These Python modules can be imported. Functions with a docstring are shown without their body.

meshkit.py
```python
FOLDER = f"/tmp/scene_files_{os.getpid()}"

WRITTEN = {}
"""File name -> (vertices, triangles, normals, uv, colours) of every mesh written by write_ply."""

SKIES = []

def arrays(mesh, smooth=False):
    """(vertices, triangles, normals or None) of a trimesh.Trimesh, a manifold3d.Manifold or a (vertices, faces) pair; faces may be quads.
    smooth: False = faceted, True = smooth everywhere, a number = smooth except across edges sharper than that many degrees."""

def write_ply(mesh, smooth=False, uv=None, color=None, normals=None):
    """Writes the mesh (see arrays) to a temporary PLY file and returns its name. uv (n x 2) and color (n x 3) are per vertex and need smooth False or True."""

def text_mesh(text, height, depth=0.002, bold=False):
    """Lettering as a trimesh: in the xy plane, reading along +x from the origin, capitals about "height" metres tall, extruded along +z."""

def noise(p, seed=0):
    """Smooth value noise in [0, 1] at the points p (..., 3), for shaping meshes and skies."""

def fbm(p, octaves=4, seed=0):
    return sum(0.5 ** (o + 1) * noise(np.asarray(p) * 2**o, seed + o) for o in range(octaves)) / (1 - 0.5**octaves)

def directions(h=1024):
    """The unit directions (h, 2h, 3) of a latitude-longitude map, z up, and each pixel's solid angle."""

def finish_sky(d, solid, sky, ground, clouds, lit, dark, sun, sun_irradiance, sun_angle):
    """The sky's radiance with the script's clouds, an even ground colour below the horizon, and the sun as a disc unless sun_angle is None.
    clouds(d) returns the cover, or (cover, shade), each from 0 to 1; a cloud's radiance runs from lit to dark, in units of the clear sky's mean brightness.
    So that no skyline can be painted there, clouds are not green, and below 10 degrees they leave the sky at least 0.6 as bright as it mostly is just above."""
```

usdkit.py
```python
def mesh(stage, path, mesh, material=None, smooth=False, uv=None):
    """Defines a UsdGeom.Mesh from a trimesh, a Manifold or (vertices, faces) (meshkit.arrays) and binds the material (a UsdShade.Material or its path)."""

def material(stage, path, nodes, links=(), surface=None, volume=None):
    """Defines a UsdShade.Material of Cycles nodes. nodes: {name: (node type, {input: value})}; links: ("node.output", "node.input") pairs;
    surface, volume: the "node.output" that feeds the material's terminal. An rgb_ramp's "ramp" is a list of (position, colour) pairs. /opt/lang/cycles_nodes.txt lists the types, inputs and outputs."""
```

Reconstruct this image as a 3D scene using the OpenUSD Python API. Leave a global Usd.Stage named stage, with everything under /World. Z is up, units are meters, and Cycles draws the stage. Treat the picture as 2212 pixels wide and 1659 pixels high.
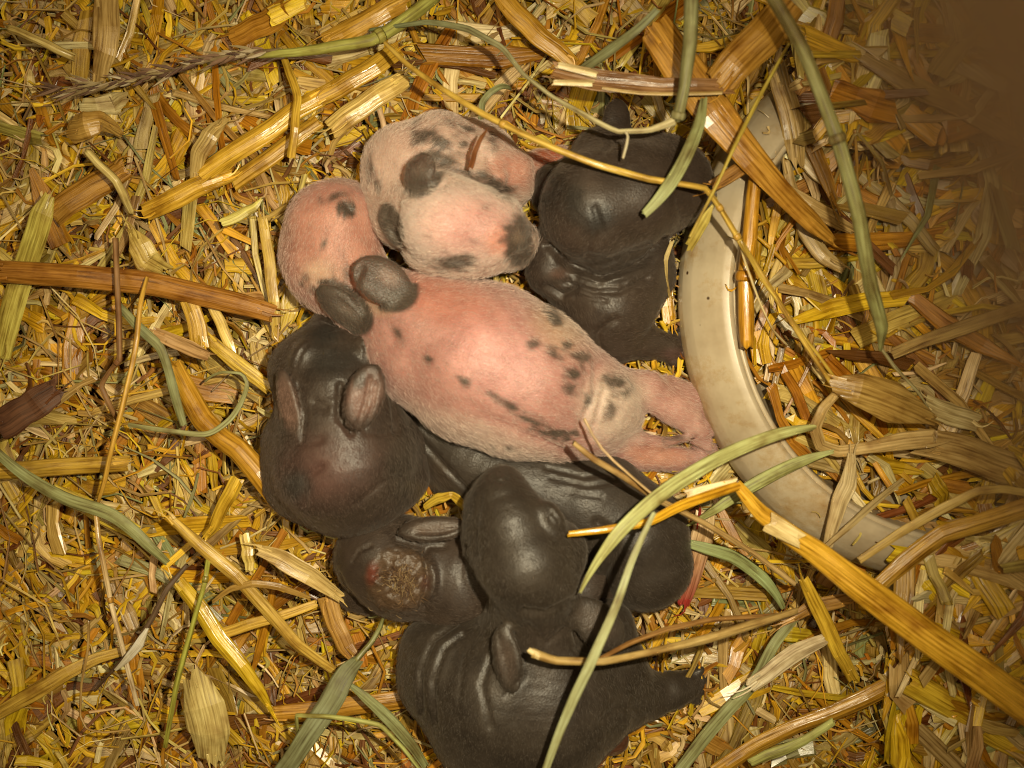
import math
import numpy as np, trimesh, usdkit, meshkit
from pxr import Usd, UsdGeom, UsdLux, UsdShade, Gf, Sdf, Vt
rng = np.random.default_rng(7)
stage = Usd.Stage.CreateInMemory()
UsdGeom.SetStageUpAxis(stage, 'Z'); UsdGeom.SetStageMetersPerUnit(stage, 1.0)
UsdGeom.Xform.Define(stage, '/World'); UsdGeom.Scope.Define(stage, '/World/Looks')
MM = 0.001

# ---------------------------------------------------------------- camera, lamps, exposure
CAM_Z = 235.0                                   # mm above the bedding
TAN = 0.532
cam = UsdGeom.Camera.Define(stage, '/World/camera')
cam.AddTranslateOp().Set(Gf.Vec3d(0, 0, CAM_Z * MM))
cam.CreateHorizontalApertureAttr(36.0); cam.CreateVerticalApertureAttr(27.0)
cam.CreateFocalLengthAttr(18.0 / TAN); cam.CreateFStopAttr(12.5)
cam.CreateFocusDistanceAttr(0.228); cam.CreateClippingRangeAttr(Gf.Vec2f(0.001, 10))
cam.CreateExposureAttr(0.6)

lamp = UsdLux.SphereLight.Define(stage, '/World/phone_flash')    # the flash beside the lens, thrown to the left of the bowl
lamp.CreateRadiusAttr(0.0022); lamp.CreateIntensityAttr(8600); lamp.CreateColorAttr(Gf.Vec3f(1.0, 0.87, 0.59))
fl, aim = np.array([0.024, 0.015, 0.234]), np.array([-0.036, -0.024, 0.0])
dz = fl - aim; dz /= np.linalg.norm(dz); dx = np.cross([0, 1, 0], dz); dx /= np.linalg.norm(dx); dy = np.cross(dz, dx)
lamp.AddTransformOp().Set(Gf.Matrix4d(*dx, 0, *dy, 0, *dz, 0, *fl, 1))
sh = UsdLux.ShapingAPI.Apply(lamp.GetPrim()); sh.CreateShapingConeAngleAttr(41.2); sh.CreateShapingConeSoftnessAttr(0.9)

fill_light = UsdLux.RectLight.Define(stage, '/World/added_fill_light')        # added dim warm fill from above, no real lamp, lifts the dark shadows
fill_light.CreateWidthAttr(0.8); fill_light.CreateHeightAttr(0.8); fill_light.CreateIntensityAttr(1.75); fill_light.CreateColorAttr(Gf.Vec3f(1.0, 0.74, 0.38))
fill_light.AddTranslateOp().Set(Gf.Vec3d(-0.25, 0.2, 1.2)); fill_light.AddRotateXYZOp().Set(Gf.Vec3f(0, -12, 0))

# ---------------------------------------------------------------- helpers
K = TAN / 1106.0
def px(z): return K * (CAM_Z - z)               # mm per picture unit at height z (mm)
def at(u, v, z): s = px(z); return np.array([(u - 1106.0) * s, (829.5 - v) * s, z])
def uv_of(P):
    s = K * (CAM_Z - P[:, 2]); return np.stack([P[:, 0] / s + 1106.0, 829.5 - P[:, 1] / s], 1)

used = {}
def numbered(parent, name):
    key = (parent, name); k = used.get(key, 0); used[key] = k + 1
    return f'{parent}/{name}' if k == 0 else f'{parent}/{name}_{k:03d}'
def tag(p, label=None, cat=None, group=None, kind=None):
    for k, val in (('label', label), ('category', cat), ('group', group), ('kind', kind)):
        if val: p.SetCustomDataByKey(k, val)
    return p
def thing(name, label, cat, group=None, loc=(0, 0, 0)):
    x = UsdGeom.Xform.Define(stage, numbered('/World', name)); x.AddTranslateOp().Set(Gf.Vec3d(*[float(a) * MM for a in loc]))
    return tag(x.GetPrim(), label, cat, group)
def fnormals(v, f):
    n = np.zeros_like(v); fn = np.cross(v[f[:, 1]] - v[f[:, 0]], v[f[:, 2]] - v[f[:, 0]])
    for k in range(3): np.add.at(n, f[:, k], fn)
    return n / np.maximum(np.linalg.norm(n, axis=1, keepdims=True), 1e-30)
def put(parent, name, v, f, mat, col=None, st=None, normals=None, origin=(0, 0, 0)):
    """v in mm, world; the prim keeps points relative to origin (its thing's base)."""
    path = numbered(str(parent.GetPath()) if parent is not None else '/World', name)
    m = UsdGeom.Mesh.Define(stage, path)
    m.CreatePointsAttr(Vt.Vec3fArray.FromNumpy(((v - np.asarray(origin)) * MM).astype(np.float32)))
    m.CreateFaceVertexCountsAttr(Vt.IntArray.FromNumpy(np.full(len(f), 3, np.int32)))
    m.CreateFaceVertexIndicesAttr(Vt.IntArray.FromNumpy(np.asarray(f, np.int32).ravel()))
    m.CreateSubdivisionSchemeAttr('none')
    if normals is not None:
        m.CreateNormalsAttr(Vt.Vec3fArray.FromNumpy(normals.astype(np.float32))); m.SetNormalsInterpolation('vertex')
    pv = UsdGeom.PrimvarsAPI(m)
    if col is not None: pv.CreatePrimvar('col', Sdf.ValueTypeNames.Color3fArray, 'vertex').Set(Vt.Vec3fArray.FromNumpy(np.clip(col, 0, 1).astype(np.float32)))
    if st is not None: pv.CreatePrimvar('st', Sdf.ValueTypeNames.TexCoord2fArray, 'vertex').Set(Vt.Vec2fArray.FromNumpy(np.asarray(st, np.float32)))
    UsdShade.MaterialBindingAPI.Apply(m.GetPrim()).Bind(mat)
    return m.GetPrim()

# ---------------------------------------------------------------- materials
def mat(name, nodes, links, **kw): return usdkit.material(stage, '/World/Looks/' + name, nodes, links, **kw)
def straw_mat(name, rough, spec, bump, coat=0.0):
    return mat(name, {
        'uv': ('uvmap', {'attribute': 'st'}),
        'mp': ('mapping', {'mapping_type': 'point', 'scale': (0.075, 1.9, 1.0)}),
        'n': ('noise_texture', {'scale': 1.0, 'detail': 3.0, 'roughness': 0.6}),
        'mp2': ('mapping', {'mapping_type': 'point', 'scale': (0.11, 0.18, 1.0)}),
        'n2': ('noise_texture', {'scale': 1.0, 'detail': 3.0, 'roughness': 0.6}),
        'r1': ('rgb_ramp', {'ramp': [(0.3, (0.40, 0.34, 0.28)), (0.48, (0.95, 0.95, 0.92)), (0.7, (1.4, 1.5, 1.7))]}),
        'r2': ('rgb_ramp', {'ramp': [(0.3, (0.55, 0.44, 0.34)), (0.48, (0.98, 0.97, 0.95)), (0.72, (1.22, 1.3, 1.45))]}),
        'c': ('attribute', {'attribute': 'col'}),
        'm1': ('mix_color', {'blend_type': 'multiply', 'fac': 1.0}), 'm2': ('mix_color', {'blend_type': 'multiply', 'fac': 1.0}),
        'rr': ('map_range', {'from_min': 0.3, 'from_max': 0.7, 'to_min': rough - 0.1, 'to_max': rough + 0.18}),
        'b': ('bump', {'strength': bump, 'distance': 0.00025}),
        'p': ('principled_bsdf', {'specular_ior_level': spec, 'coat_weight': coat, 'coat_roughness': 0.18}),
        'tl': ('translucent_bsdf', {}), 'mx': ('mix_closure', {'fac': 0.12}),
    }, [('uv.UV', 'mp.vector'), ('mp.vector', 'n.vector'), ('uv.UV', 'mp2.vector'), ('mp2.vector', 'n2.vector'),
        ('n.fac', 'r1.fac'), ('n2.fac', 'r2.fac'), ('c.color', 'm1.a'), ('r1.color', 'm1.b'), ('m1.result', 'm2.a'), ('r2.color', 'm2.b'),
        ('n.fac', 'rr.value'), ('rr.result', 'p.roughness'), ('n.fac', 'b.height'), ('b.normal', 'p.normal'),
        ('m2.result', 'p.base_color'), ('m2.result', 'tl.color'), ('p.BSDF', 'mx.closure1'), ('tl.BSDF', 'mx.closure2')], surface='mx.closure')
M_STRAW = straw_mat('dry_straw', 0.30, 0.65, 0.8, 0.18)
M_GLOSS = straw_mat('glossy_straw', 0.24, 0.9, 0.7, 0.3)
M_HAY = straw_mat('matt_hay', 0.52, 0.4, 0.5)
M_SOIL = mat('bedding_dust', {
    'g': ('geometry', {}), 'n': ('noise_texture', {'scale': 400.0, 'detail': 5.0}),
    'r': ('rgb_ramp', {'ramp': [(0.3, (0.14, 0.075, 0.018)), (0.7, (0.34, 0.2, 0.05))]}), 'p': ('principled_bsdf', {'roughness': 0.9})},
    [('g.position', 'n.vector'), ('n.fac', 'r.fac'), ('r.color', 'p.base_color')], surface='p.BSDF')
M_BOWL = mat('glazed_stoneware', {
    'g': ('texture_coordinate', {}),
    'n': ('noise_texture', {'scale': 55.0, 'detail': 5.0, 'roughness': 0.65}),
    'r': ('rgb_ramp', {'ramp': [(0.3, (0.40, 0.315, 0.20)), (0.5, (0.50, 0.415, 0.28)), (0.7, (0.57, 0.485, 0.34))]}),
    'v': ('voronoi_texture', {'scale': 190.0}), 'vr': ('rgb_ramp', {'ramp': [(0.05, (0.12, 0.07, 0.04)), (0.10, (1, 1, 1))]}),
    'nb': ('noise_texture', {'scale': 38.0, 'detail': 2.0}), 'br': ('rgb_ramp', {'ramp': [(0.52, (0, 0, 0)), (0.60, (1, 1, 1))]}),
    'n3': ('noise_texture', {'scale': 70.0, 'detail': 6.0, 'roughness': 0.75}), 'r3': ('rgb_ramp', {'ramp': [(0.50, (1, 1, 1)), (0.62, (0.84, 0.72, 0.54)), (0.75, (0.55, 0.33, 0.16))]}),
    'm0': ('mix_color', {'blend_type': 'mix', 'a': (1, 1, 1)}),
    'm1': ('mix_color', {'blend_type': 'multiply', 'fac': 1.0}), 'm2': ('mix_color', {'blend_type': 'multiply', 'fac': 1.0}),
    'b': ('bump', {'strength': 0.15, 'distance': 0.0006}),
    'p': ('principled_bsdf', {'roughness': 0.34, 'specular_ior_level': 0.5})},
    [('g.object', 'n.vector'), ('g.object', 'v.vector'), ('g.object', 'nb.vector'), ('g.object', 'n3.vector'), ('n.fac', 'r.fac'), ('v.distance', 'vr.fac'), ('nb.fac', 'br.fac'),
     ('br.color', 'm0.fac'), ('vr.color', 'm0.b'), ('r.color', 'm1.a'), ('m0.result', 'm1.b'), ('n3.fac', 'r3.fac'), ('m1.result', 'm2.a'), ('r3.color', 'm2.b'),
     ('m2.result', 'p.base_color'), ('n.fac', 'b.height'), ('b.normal', 'p.normal')], surface='p.BSDF')
def skin_mat(name, rough, spec, sss, sheen, nscale, lo, hi, bump=0.75):
    return mat(name, {
        'c': ('attribute', {'attribute': 'col'}), 'g': ('texture_coordinate', {}),
        'n': ('noise_texture', {'scale': nscale, 'detail': 4.0, 'roughness': 0.65}),
        'r': ('rgb_ramp', {'ramp': [(0.3, lo), (0.7, hi)]}), 'm': ('mix_color', {'blend_type': 'multiply', 'fac': 1.0}),
        'n2': ('noise_texture', {'scale': 2600.0, 'detail': 2.0}), 'b': ('bump', {'strength': bump, 'distance': 0.00022}),
        'p': ('principled_bsdf', {'roughness': rough, 'specular_ior_level': spec, 'subsurface_weight': sss, 'subsurface_scale': 0.0018,
                                  'subsurface_radius': (1.0, 0.35, 0.2), 'sheen_weight': sheen, 'sheen_roughness': 0.4, 'sheen_tint': (1, 0.9, 0.8)})},
        [('g.object', 'n.vector'), ('g.object', 'n2.vector'), ('n.fac', 'r.fac'), ('c.color', 'm.a'), ('r.color', 'm.b'), ('m.result', 'p.base_color'),
         ('n2.fac', 'b.height'), ('b.normal', 'p.normal')], surface='p.BSDF')
M_PINK = skin_mat('pink_skin', 0.42, 0.45, 0.35, 0.15, 210.0, (0.78, 0.70, 0.68), (1.16, 1.16, 1.15))
M_DARK = skin_mat('dark_skin', 0.44, 0.46, 0.0, 0.10, 130.0, (0.62, 0.58, 0.56), (1.38, 1.36, 1.36), 0.38)
M_FUR = mat('short_fur', {'c': ('attribute', {'attribute': 'col'}), 'p': ('principled_bsdf', {'roughness': 0.45, 'specular_ior_level': 0.4})},
            [('c.color', 'p.base_color')], surface='p.BSDF')

# ---------------------------------------------------------------- the ground under the straw
g = 46
xs, ys = np.meshgrid(np.linspace(-230, 230, g), np.linspace(-190, 190, g))
P = np.stack([xs.ravel(), ys.ravel(), np.zeros(g * g)], 1)
P[:, 2] = -16 + 5 * meshkit.fbm(np.stack([P[:, 0] / 25, P[:, 1] / 25, 0 * P[:, 0]], 1), 3, 3)
idx = np.arange(g * g).reshape(g, g)
F = np.vstack([np.stack([idx[:-1, :-1].ravel(), idx[:-1, 1:].ravel(), idx[1:, 1:].ravel()], 1), np.stack([idx[:-1, :-1].ravel(), idx[1:, 1:].ravel(), idx[1:, :-1].ravel()], 1)])
tag(put(None, 'ground', P, F, M_SOIL, normals=fnormals(P, F)), 'dark dusty floor under the straw bedding', 'ground', kind='structure')

# ---------------------------------------------------------------- the bowl
BC = np.array([107.5, 20.2, 0.0])
prof = np.array([(0.0, -8), (52, -8), (58, -7), (63.5, -2), (66.8, 3), (67.9, 7.5), (67.4, 10.5), (66.0, 13.2), (63.8, 15.6), (61.4, 17.4), (59.6, 18.3), (58.2, 18.6), (57.5, 18.3), (57.1, 17.6), (56.7, 17.9), (56.2, 17.6), (55.7, 16.0), (54.6, 11), (52.5, 6.5), (48, 3.4), (40, 2.2), (0, 2.0)])
from scipy.interpolate import PchipInterpolator
tt = np.r_[0, np.cumsum(np.linalg.norm(np.diff(prof, axis=0), axis=1))]
ti = np.unique(np.r_[tt, np.linspace(0, tt[-1], 90)])
pf = np.stack([PchipInterpolator(tt, prof[:, 0])(ti), PchipInterpolator(tt, prof[:, 1])(ti)], 1)
nb = 160; a = np.linspace(0, 2 * np.pi, nb, endpoint=False)
V = np.stack([pf[:, 0][:, None] * np.cos(a), pf[:, 0][:, None] * np.sin(a), np.repeat(pf[:, 1][:, None], nb, 1)], 2)
V[:, :, :2] *= (1 + 0.006 * np.sin(2 * a + 1) + 0.003 * np.sin(5 * a))[None, :, None]
V[:, :, 2] += 0.25 * np.sin(3 * a + 0.5)[None, :] * (pf[:, 1][:, None] > 5)
m = len(pf); ii = np.arange(m * nb).reshape(m, nb)
A_, B_, C_, D_ = ii[:-1].ravel(), np.roll(ii, -1, 1)[:-1].ravel(), np.roll(ii, -1, 1)[1:].ravel(), ii[1:].ravel()
F = np.vstack([np.stack([A_, B_, C_], 1), np.stack([A_, C_, D_], 1)]); V = V.reshape(-1, 3)
tag(put(None, 'food_bowl', V + 0, F, M_BOWL, normals=fnormals(V, F)), 'cream glazed stoneware bowl with a thick speckled rim half buried in straw', 'bowl')
UsdGeom.Xformable(stage.GetPrimAtPath('/World/food_bowl')).AddTranslateOp().Set(Gf.Vec3d(*(BC * MM)))

# ---------------------------------------------------------------- rabbits: implicit bodies
def seg(P, a, b, ra, rb):
    ab = b - a; t = np.clip(((P - a) @ ab) / max(ab @ ab, 1e-9), 0, 1).astype(np.float32)
    return np.linalg.norm(P - (a + t[..., None] * ab), axis=-1) - (ra + t * (rb - ra))
def ellip(P, c, R, rad):
    q = (P - c) @ R; k0 = np.linalg.norm(q / rad, axis=-1); k1 = np.linalg.norm(q / (rad * rad), axis=-1)
    return k0 * (k0 - 1.0) / np.maximum(k1, 1e-6)
def smin(a, b, k):
    h = np.maximum(k - np.abs(a - b), 0) / k
    return np.minimum(a, b) - h * h * k * 0.25
def surface_nets(Fd, o, h):
    s = Fd < 0
    nx, ny, nz = Fd.shape
    cnt = np.zeros((nx - 1, ny - 1, nz - 1), np.float32); acc = np.zeros(cnt.shape + (3,), np.float32)
    corners = [(i, j, k) for i in (0, 1) for j in (0, 1) for k in (0, 1)]
    sl = lambda c: tuple(slice(c[d], Fd.shape[d] - 1 + c[d]) for d in range(3))
    for c in corners:
        for d in range(3):
            if c[d]: continue
            e = list(c); e[d] = 1; a_, b_ = Fd[sl(c)], Fd[sl(e)]; x = s[sl(c)] != s[sl(e)]
            t = np.where(x, a_ / np.where(x, a_ - b_, 1), 0)
            for q in range(3): acc[..., q] += np.where(x, (t if q == d else c[q]), 0)
            cnt += x
    act = cnt > 0; vid = np.full(cnt.shape, -1, np.int64); vid[act] = np.arange(act.sum())
    loc = np.argwhere(act); V = (loc + acc[act] / cnt[act][:, None]) * h + o
    out = []
    for d in range(3):
        e1, e2 = [(1, 2), (2, 0), (0, 1)][d]
        sa = [slice(1, n - 1) for n in Fd.shape]; sb = list(sa); sa[d] = slice(0, Fd.shape[d] - 1); sb[d] = slice(1, Fd.shape[d])
        x = s[tuple(sa)] != s[tuple(sb)]; L = np.argwhere(x); inside = s[tuple(sa)][x]
        L = L + np.array([0 if q == d else 1 for q in range(3)])
        def g_(o1, o2):
            M = L.copy(); M[:, e1] -= o1; M[:, e2] -= o2; return vid[M[:, 0], M[:, 1], M[:, 2]]
        q = np.stack([g_(1, 1), g_(0, 1), g_(0, 0), g_(1, 0)], 1); q[~inside] = q[~inside][:, ::-1]
        out.append(q)
    Q = np.vstack(out); F = np.vstack([Q[:, [0, 1, 2]], Q[:, [0, 2, 3]]])
    return V.astype(float), F

def poly_dist(U, pts):
    best = np.full(len(U), 1e9)
    for a_, b_ in zip(pts[:-1], pts[1:]):
        a_, b_ = np.array(a_, float), np.array(b_, float); ab = b_ - a_
        t = np.clip((U - a_) @ ab / max(ab @ ab, 1e-9), 0, 1); best = np.minimum(best, np.linalg.norm(U - a_ - t[:, None] * ab, axis=1))
    return best

COVER = []          # (u, v, r) discs the animals cover, to keep loose straw from growing under or through them
class Kit:
    def __init__(s): s.p = []
    def chain(s, pts, k=4.0, sub=False):
        pts = [(at(u, v, z), r * px(z)) for u, v, z, r in pts]
        if len(pts) == 1: pts = pts * 2
        s.p.append(('c', pts, k, sub))
        return s
    def ell(s, u, v, z, lu, wv, th, ang=0.0, roll=0.0, pitch=0.0, k=2.0, sub=False):
        """lu, wv: half length and half width in picture units, th: half thickness in mm; ang: direction of the length (degrees, anticlockwise)."""
        a_ = math.radians(ang); R = trimesh.transformations.euler_matrix(math.radians(roll), math.radians(pitch), 0, 'sxyz')[:3, :3]
        R = trimesh.transformations.rotation_matrix(a_, [0, 0, 1])[:3, :3] @ R
        s.p.append(('e', at(u, v, z), R, np.array([lu * px(z), wv * px(z), th]), k, sub)); return s
    def build(s, h=0.6):
        def box(q):
            if q[0] == 'c':
                c = np.array([x[0] for x in q[1]]); r = np.array([x[1] for x in q[1]])[:, None]; return (c - r).min(0), (c + r).max(0)
            r = q[3].max(); return q[1] - r, q[1] + r
        bs = [box(q) for q in s.p]; lo = np.min([x[0] for x in bs], 0) - 3; hi = np.max([x[1] for x in bs], 0) + 3; n = np.ceil((hi - lo) / h).astype(int) + 1
        Gx = [np.arange(n[d], dtype=np.float32) * h + np.float32(lo[d]) for d in range(3)]
        D = np.full(tuple(n), 1e3, np.float32)
        for q, (l_, h_) in zip(s.p, bs):
            k, sub = q[-2:]; l_ = l_ - k - 3; h_ = h_ + k + 3
            i0 = np.clip(np.floor((l_ - lo) / h).astype(int), 0, n); i1 = np.clip(np.ceil((h_ - lo) / h).astype(int) + 1, 0, n)
            w = tuple(slice(i0[d], i1[d]) for d in range(3))
            Pg = np.stack(np.meshgrid(Gx[0][w[0]], Gx[1][w[1]], Gx[2][w[2]], indexing='ij'), -1)
            if q[0] == 'c':
                d_ = None
                for (a_, ra), (b_, rb) in zip(q[1][:-1], q[1][1:]):
                    e = seg(Pg, a_.astype(np.float32), b_.astype(np.float32), ra, rb).astype(np.float32); d_ = e if d_ is None else smin(d_, e, 1.2)
                    if not sub:
                        for c_, r_ in ((a_, ra), (b_, rb), ((a_ + b_) / 2, (ra + rb) / 2)):
                            uv = uv_of(c_[None])[0]; COVER.append((uv[0], uv[1], r_ / px(c_[2])))
            else: d_ = ellip(Pg, q[1].astype(np.float32), q[2].astype(np.float32), q[3].astype(np.float32)).astype(np.float32)
            D[w] = -smin(-D[w], d_, k) if sub else smin(D[w], d_, k)
        V, F = surface_nets(D, lo, h)
        mesh = trimesh.Trimesh(V, F, process=False); trimesh.smoothing.filter_taubin(mesh, 0.5, 0.53, iterations=6)
        return np.array(mesh.vertices), F

def kit(name, label, prims, base, spots=(), grooves=(), pink=None, dark=(0.05, 0.038, 0.029), flow=None, hairs=9000, hair_len=(0.9, 1.8), blush=(), seed=1, group=None, hair_tint=2.2, wrinkle=0.07, late=(), rough=(), cat='baby rabbit'):
    V, F = prims.build(); N = fnormals(V, F); U = uv_of(V)
    up = np.clip((N[:, 2] + 0.25) / 0.4, 0, 1)
    off = np.zeros(len(V))
    for pts, width, depth in grooves:
        d = poly_dist(U, pts); off -= depth * np.exp(-(d / (width * (1.0 if pink else 0.72))) ** 2) * up
    off += wrinkle * 2 * (meshkit.fbm(V / 2.6 + seed * 7.1, 3, seed) - 0.5) + 0.5 * (meshkit.fbm(V / 9.0 + seed * 3.3, 2, seed + 5) - 0.5)
    fl_ = np.array(flow, float); best = np.full(len(V), 1e9); ta = np.zeros(len(V)); acc = 0.0
    for a_, b_ in zip(fl_[:-1], fl_[1:]):
        ab = b_ - a_; l_ = np.linalg.norm(ab); t = (U - a_) @ ab / l_ ** 2; dd = np.linalg.norm(U - a_ - np.clip(t, 0, 1)[:, None] * ab, axis=1)
        w = dd < best; best[w] = dd[w]; ta[w] = (acc + np.clip(t, -.3, 1.3) * l_)[w]; acc += l_
    wn = meshkit.fbm(np.stack([ta * 0.085 + 0.004 * best, best * 0.012, V[:, 2] * 0.10], 1) + seed, 3, seed + 31)
    off -= (0.55 if not pink else 0.32) * np.clip(wn - 0.52, 0, 1) * np.clip(meshkit.fbm(V / 11 + seed, 2, seed + 3) * 3 - 1.0, 0, 1)
    for u_, v_, r_u, amp in rough:
        off += amp * (meshkit.fbm(V / 0.8, 3, seed + 55) - 0.42) * np.clip((1 - np.hypot(U[:, 0] - u_, U[:, 1] - v_) / r_u) * 3, 0, 1) * up
    streak = 16 * (meshkit.noise(np.stack([ta * 0.03, best * 0.16, V[:, 2] * 0.8], 1), seed + 41) - 0.5)
    V = V + N * off[:, None]; N = fnormals(V, F); U = uv_of(V)
    col = np.tile(np.array(base, float) * (1.0 if pink else 0.64), (len(V), 1))
    wob = 24 * (meshkit.fbm(V / 1.7 + seed, 3, seed + 9) - 0.5)
    wob2 = 0.9 * (meshkit.fbm(V / 0.9 + seed, 2, seed + 19) - 0.5)
    def tint(col, lst):
      for (u, v, ru, rv, ang, c, soft) in lst:
        a_ = math.radians(ang); du, dv = U[:, 0] - u, -(U[:, 1] - v)
        x, y = (du * math.cos(a_) + dv * math.sin(a_)) / ru, (-du * math.sin(a_) + dv * math.cos(a_)) / rv
        w = np.clip((1 - np.hypot(x, y) + 0.25 * wob2) / soft, 0, 1)[:, None] * np.clip((N[:, 2] + 0.5) / 0.4, 0, 1)[:, None]
        w = w * w * (3 - 2 * w); col = col * (1 - w) + np.array(c) * w
      return col
    col = tint(col, [q[:5] + (tuple(np.array(q[5]) * (0.8 if pink else 0.66)),) + q[6:] for q in blush])
    for s_ in spots:
        u, v, ru, rv, ang = s_[:5]; strength = s_[5] if len(s_) > 5 else 0.9
        a_ = math.radians(ang); du, dv = U[:, 0] - u, -(U[:, 1] - v)
        x, y = (du * math.cos(a_) + dv * math.sin(a_)), (-du * math.sin(a_) + dv * math.cos(a_))
        r = np.hypot(x / ru, y / rv); edge = 10.0 / min(ru, rv)
        w = np.clip((1 - r + (wob * 0.45 + streak) / min(ru, rv) + wob2 * 0.4) / (edge * 1.6) + 0.5, 0, 1) * np.clip((N[:, 2] + 0.35) / 0.3, 0, 1) * strength
        if len(s_) > 6: w = np.clip((1 - r) / 0.14 + 0.5, 0, 1) * np.clip((V[:, 2] - s_[6]) / 0.6, 0, 1) * strength
        w = (w * w * (3 - 2 * w))[:, None]; col = col * (1 - w) + np.array(dark) * w
    col = tint(col, late)
    r_ = thing(name, label, cat, group, loc=(0, 0, 0))
    put(r_, 'body', V, F, M_PINK if pink else M_DARK, col=col, normals=N)
    # short fur: fine hairs lying along the body
    R = np.random.default_rng(seed)
    tri = V[F]; area = np.linalg.norm(np.cross(tri[:, 1] - tri[:, 0], tri[:, 2] - tri[:, 0]), axis=1)
    fn = N[F].mean(1); area = area * np.clip(fn[:, 2] + 0.5, 0, 1)
    pick = R.choice(len(F), hairs, p=area / area.sum()); b = R.dirichlet((1, 1, 1), hairs)
    root = (tri[pick] * b[:, :, None]).sum(1); n = (N[F[pick]] * b[:, :, None]).sum(1); n /= np.linalg.norm(n, axis=1, keepdims=True)
    hc = (col[F[pick]] * b[:, :, None]).sum(1)
    Ur = uv_of(root); d = np.zeros((hairs, 3)); best = np.full(hairs, 1e9)
    for a_, b_ in zip(flow[:-1], flow[1:]):
        a_, b_ = np.array(a_, float), np.array(b_, float); dd = poly_dist(Ur, [a_, b_]); dirv = np.array([b_[0] - a_[0], -(b_[1] - a_[1]), 0]); dirv /= np.linalg.norm(dirv)
        w = dd < best; d[w] = dirv; best[w] = dd[w]
    d += R.normal(0, 0.28, d.shape); d -= n * (d * n).sum(1, keepdims=True); d /= np.maximum(np.linalg.norm(d, axis=1, keepdims=True), 1e-6)
    L = R.uniform(*hair_len, hairs)[:, None] * (1.0 if pink else 0.75); lift = R.uniform(0.15, 0.5, hairs)[:, None]
    pts = np.stack([root - n * 0.1, root + n * lift * L * 0.45 + d * L * 0.4, root + n * lift * L * 0.6 + d * L], 1)
    cv = UsdGeom.BasisCurves.Define(stage, str(r_.GetPath()) + '/fur'); cv.CreateTypeAttr('linear')
    cv.CreatePointsAttr(Vt.Vec3fArray.FromNumpy((pts.reshape(-1, 3) * MM).astype(np.float32))); cv.CreateCurveVertexCountsAttr(Vt.IntArray.FromNumpy(np.full(hairs, 3, np.int32)))
    wd = np.tile(np.array([0.042, 0.034, 0.008]) * MM, hairs); cv.CreateWidthsAttr(Vt.FloatArray.FromNumpy(wd.astype(np.float32))); cv.SetWidthsInterpolation('vertex')
    isd = hc.mean(1) < 0.16
    hcol = np.where(isd[:, None], hc * hair_tint, 0.62 * hc + 0.38 * np.array([0.82, 0.75, 0.66])) * R.uniform(0.7, 1.25, hairs)[:, None]
    UsdGeom.PrimvarsAPI(cv).CreatePrimvar('col', Sdf.ValueTypeNames.Color3fArray, 'vertex').Set(Vt.Vec3fArray.FromNumpy(np.repeat(np.clip(hcol, 0, 1), 3, 0).astype(np.float32)))
    UsdShade.MaterialBindingAPI.Apply(cv.GetPrim()).Bind(M_FUR); tag(cv.GetPrim(), kind='stuff')
    return r_

DARK = (0.065, 0.046, 0.034); PINK = (0.43, 0.225, 0.195); PALE = (0.66, 0.47, 0.36)
INNER = (0.24, 0.135, 0.105)

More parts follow.
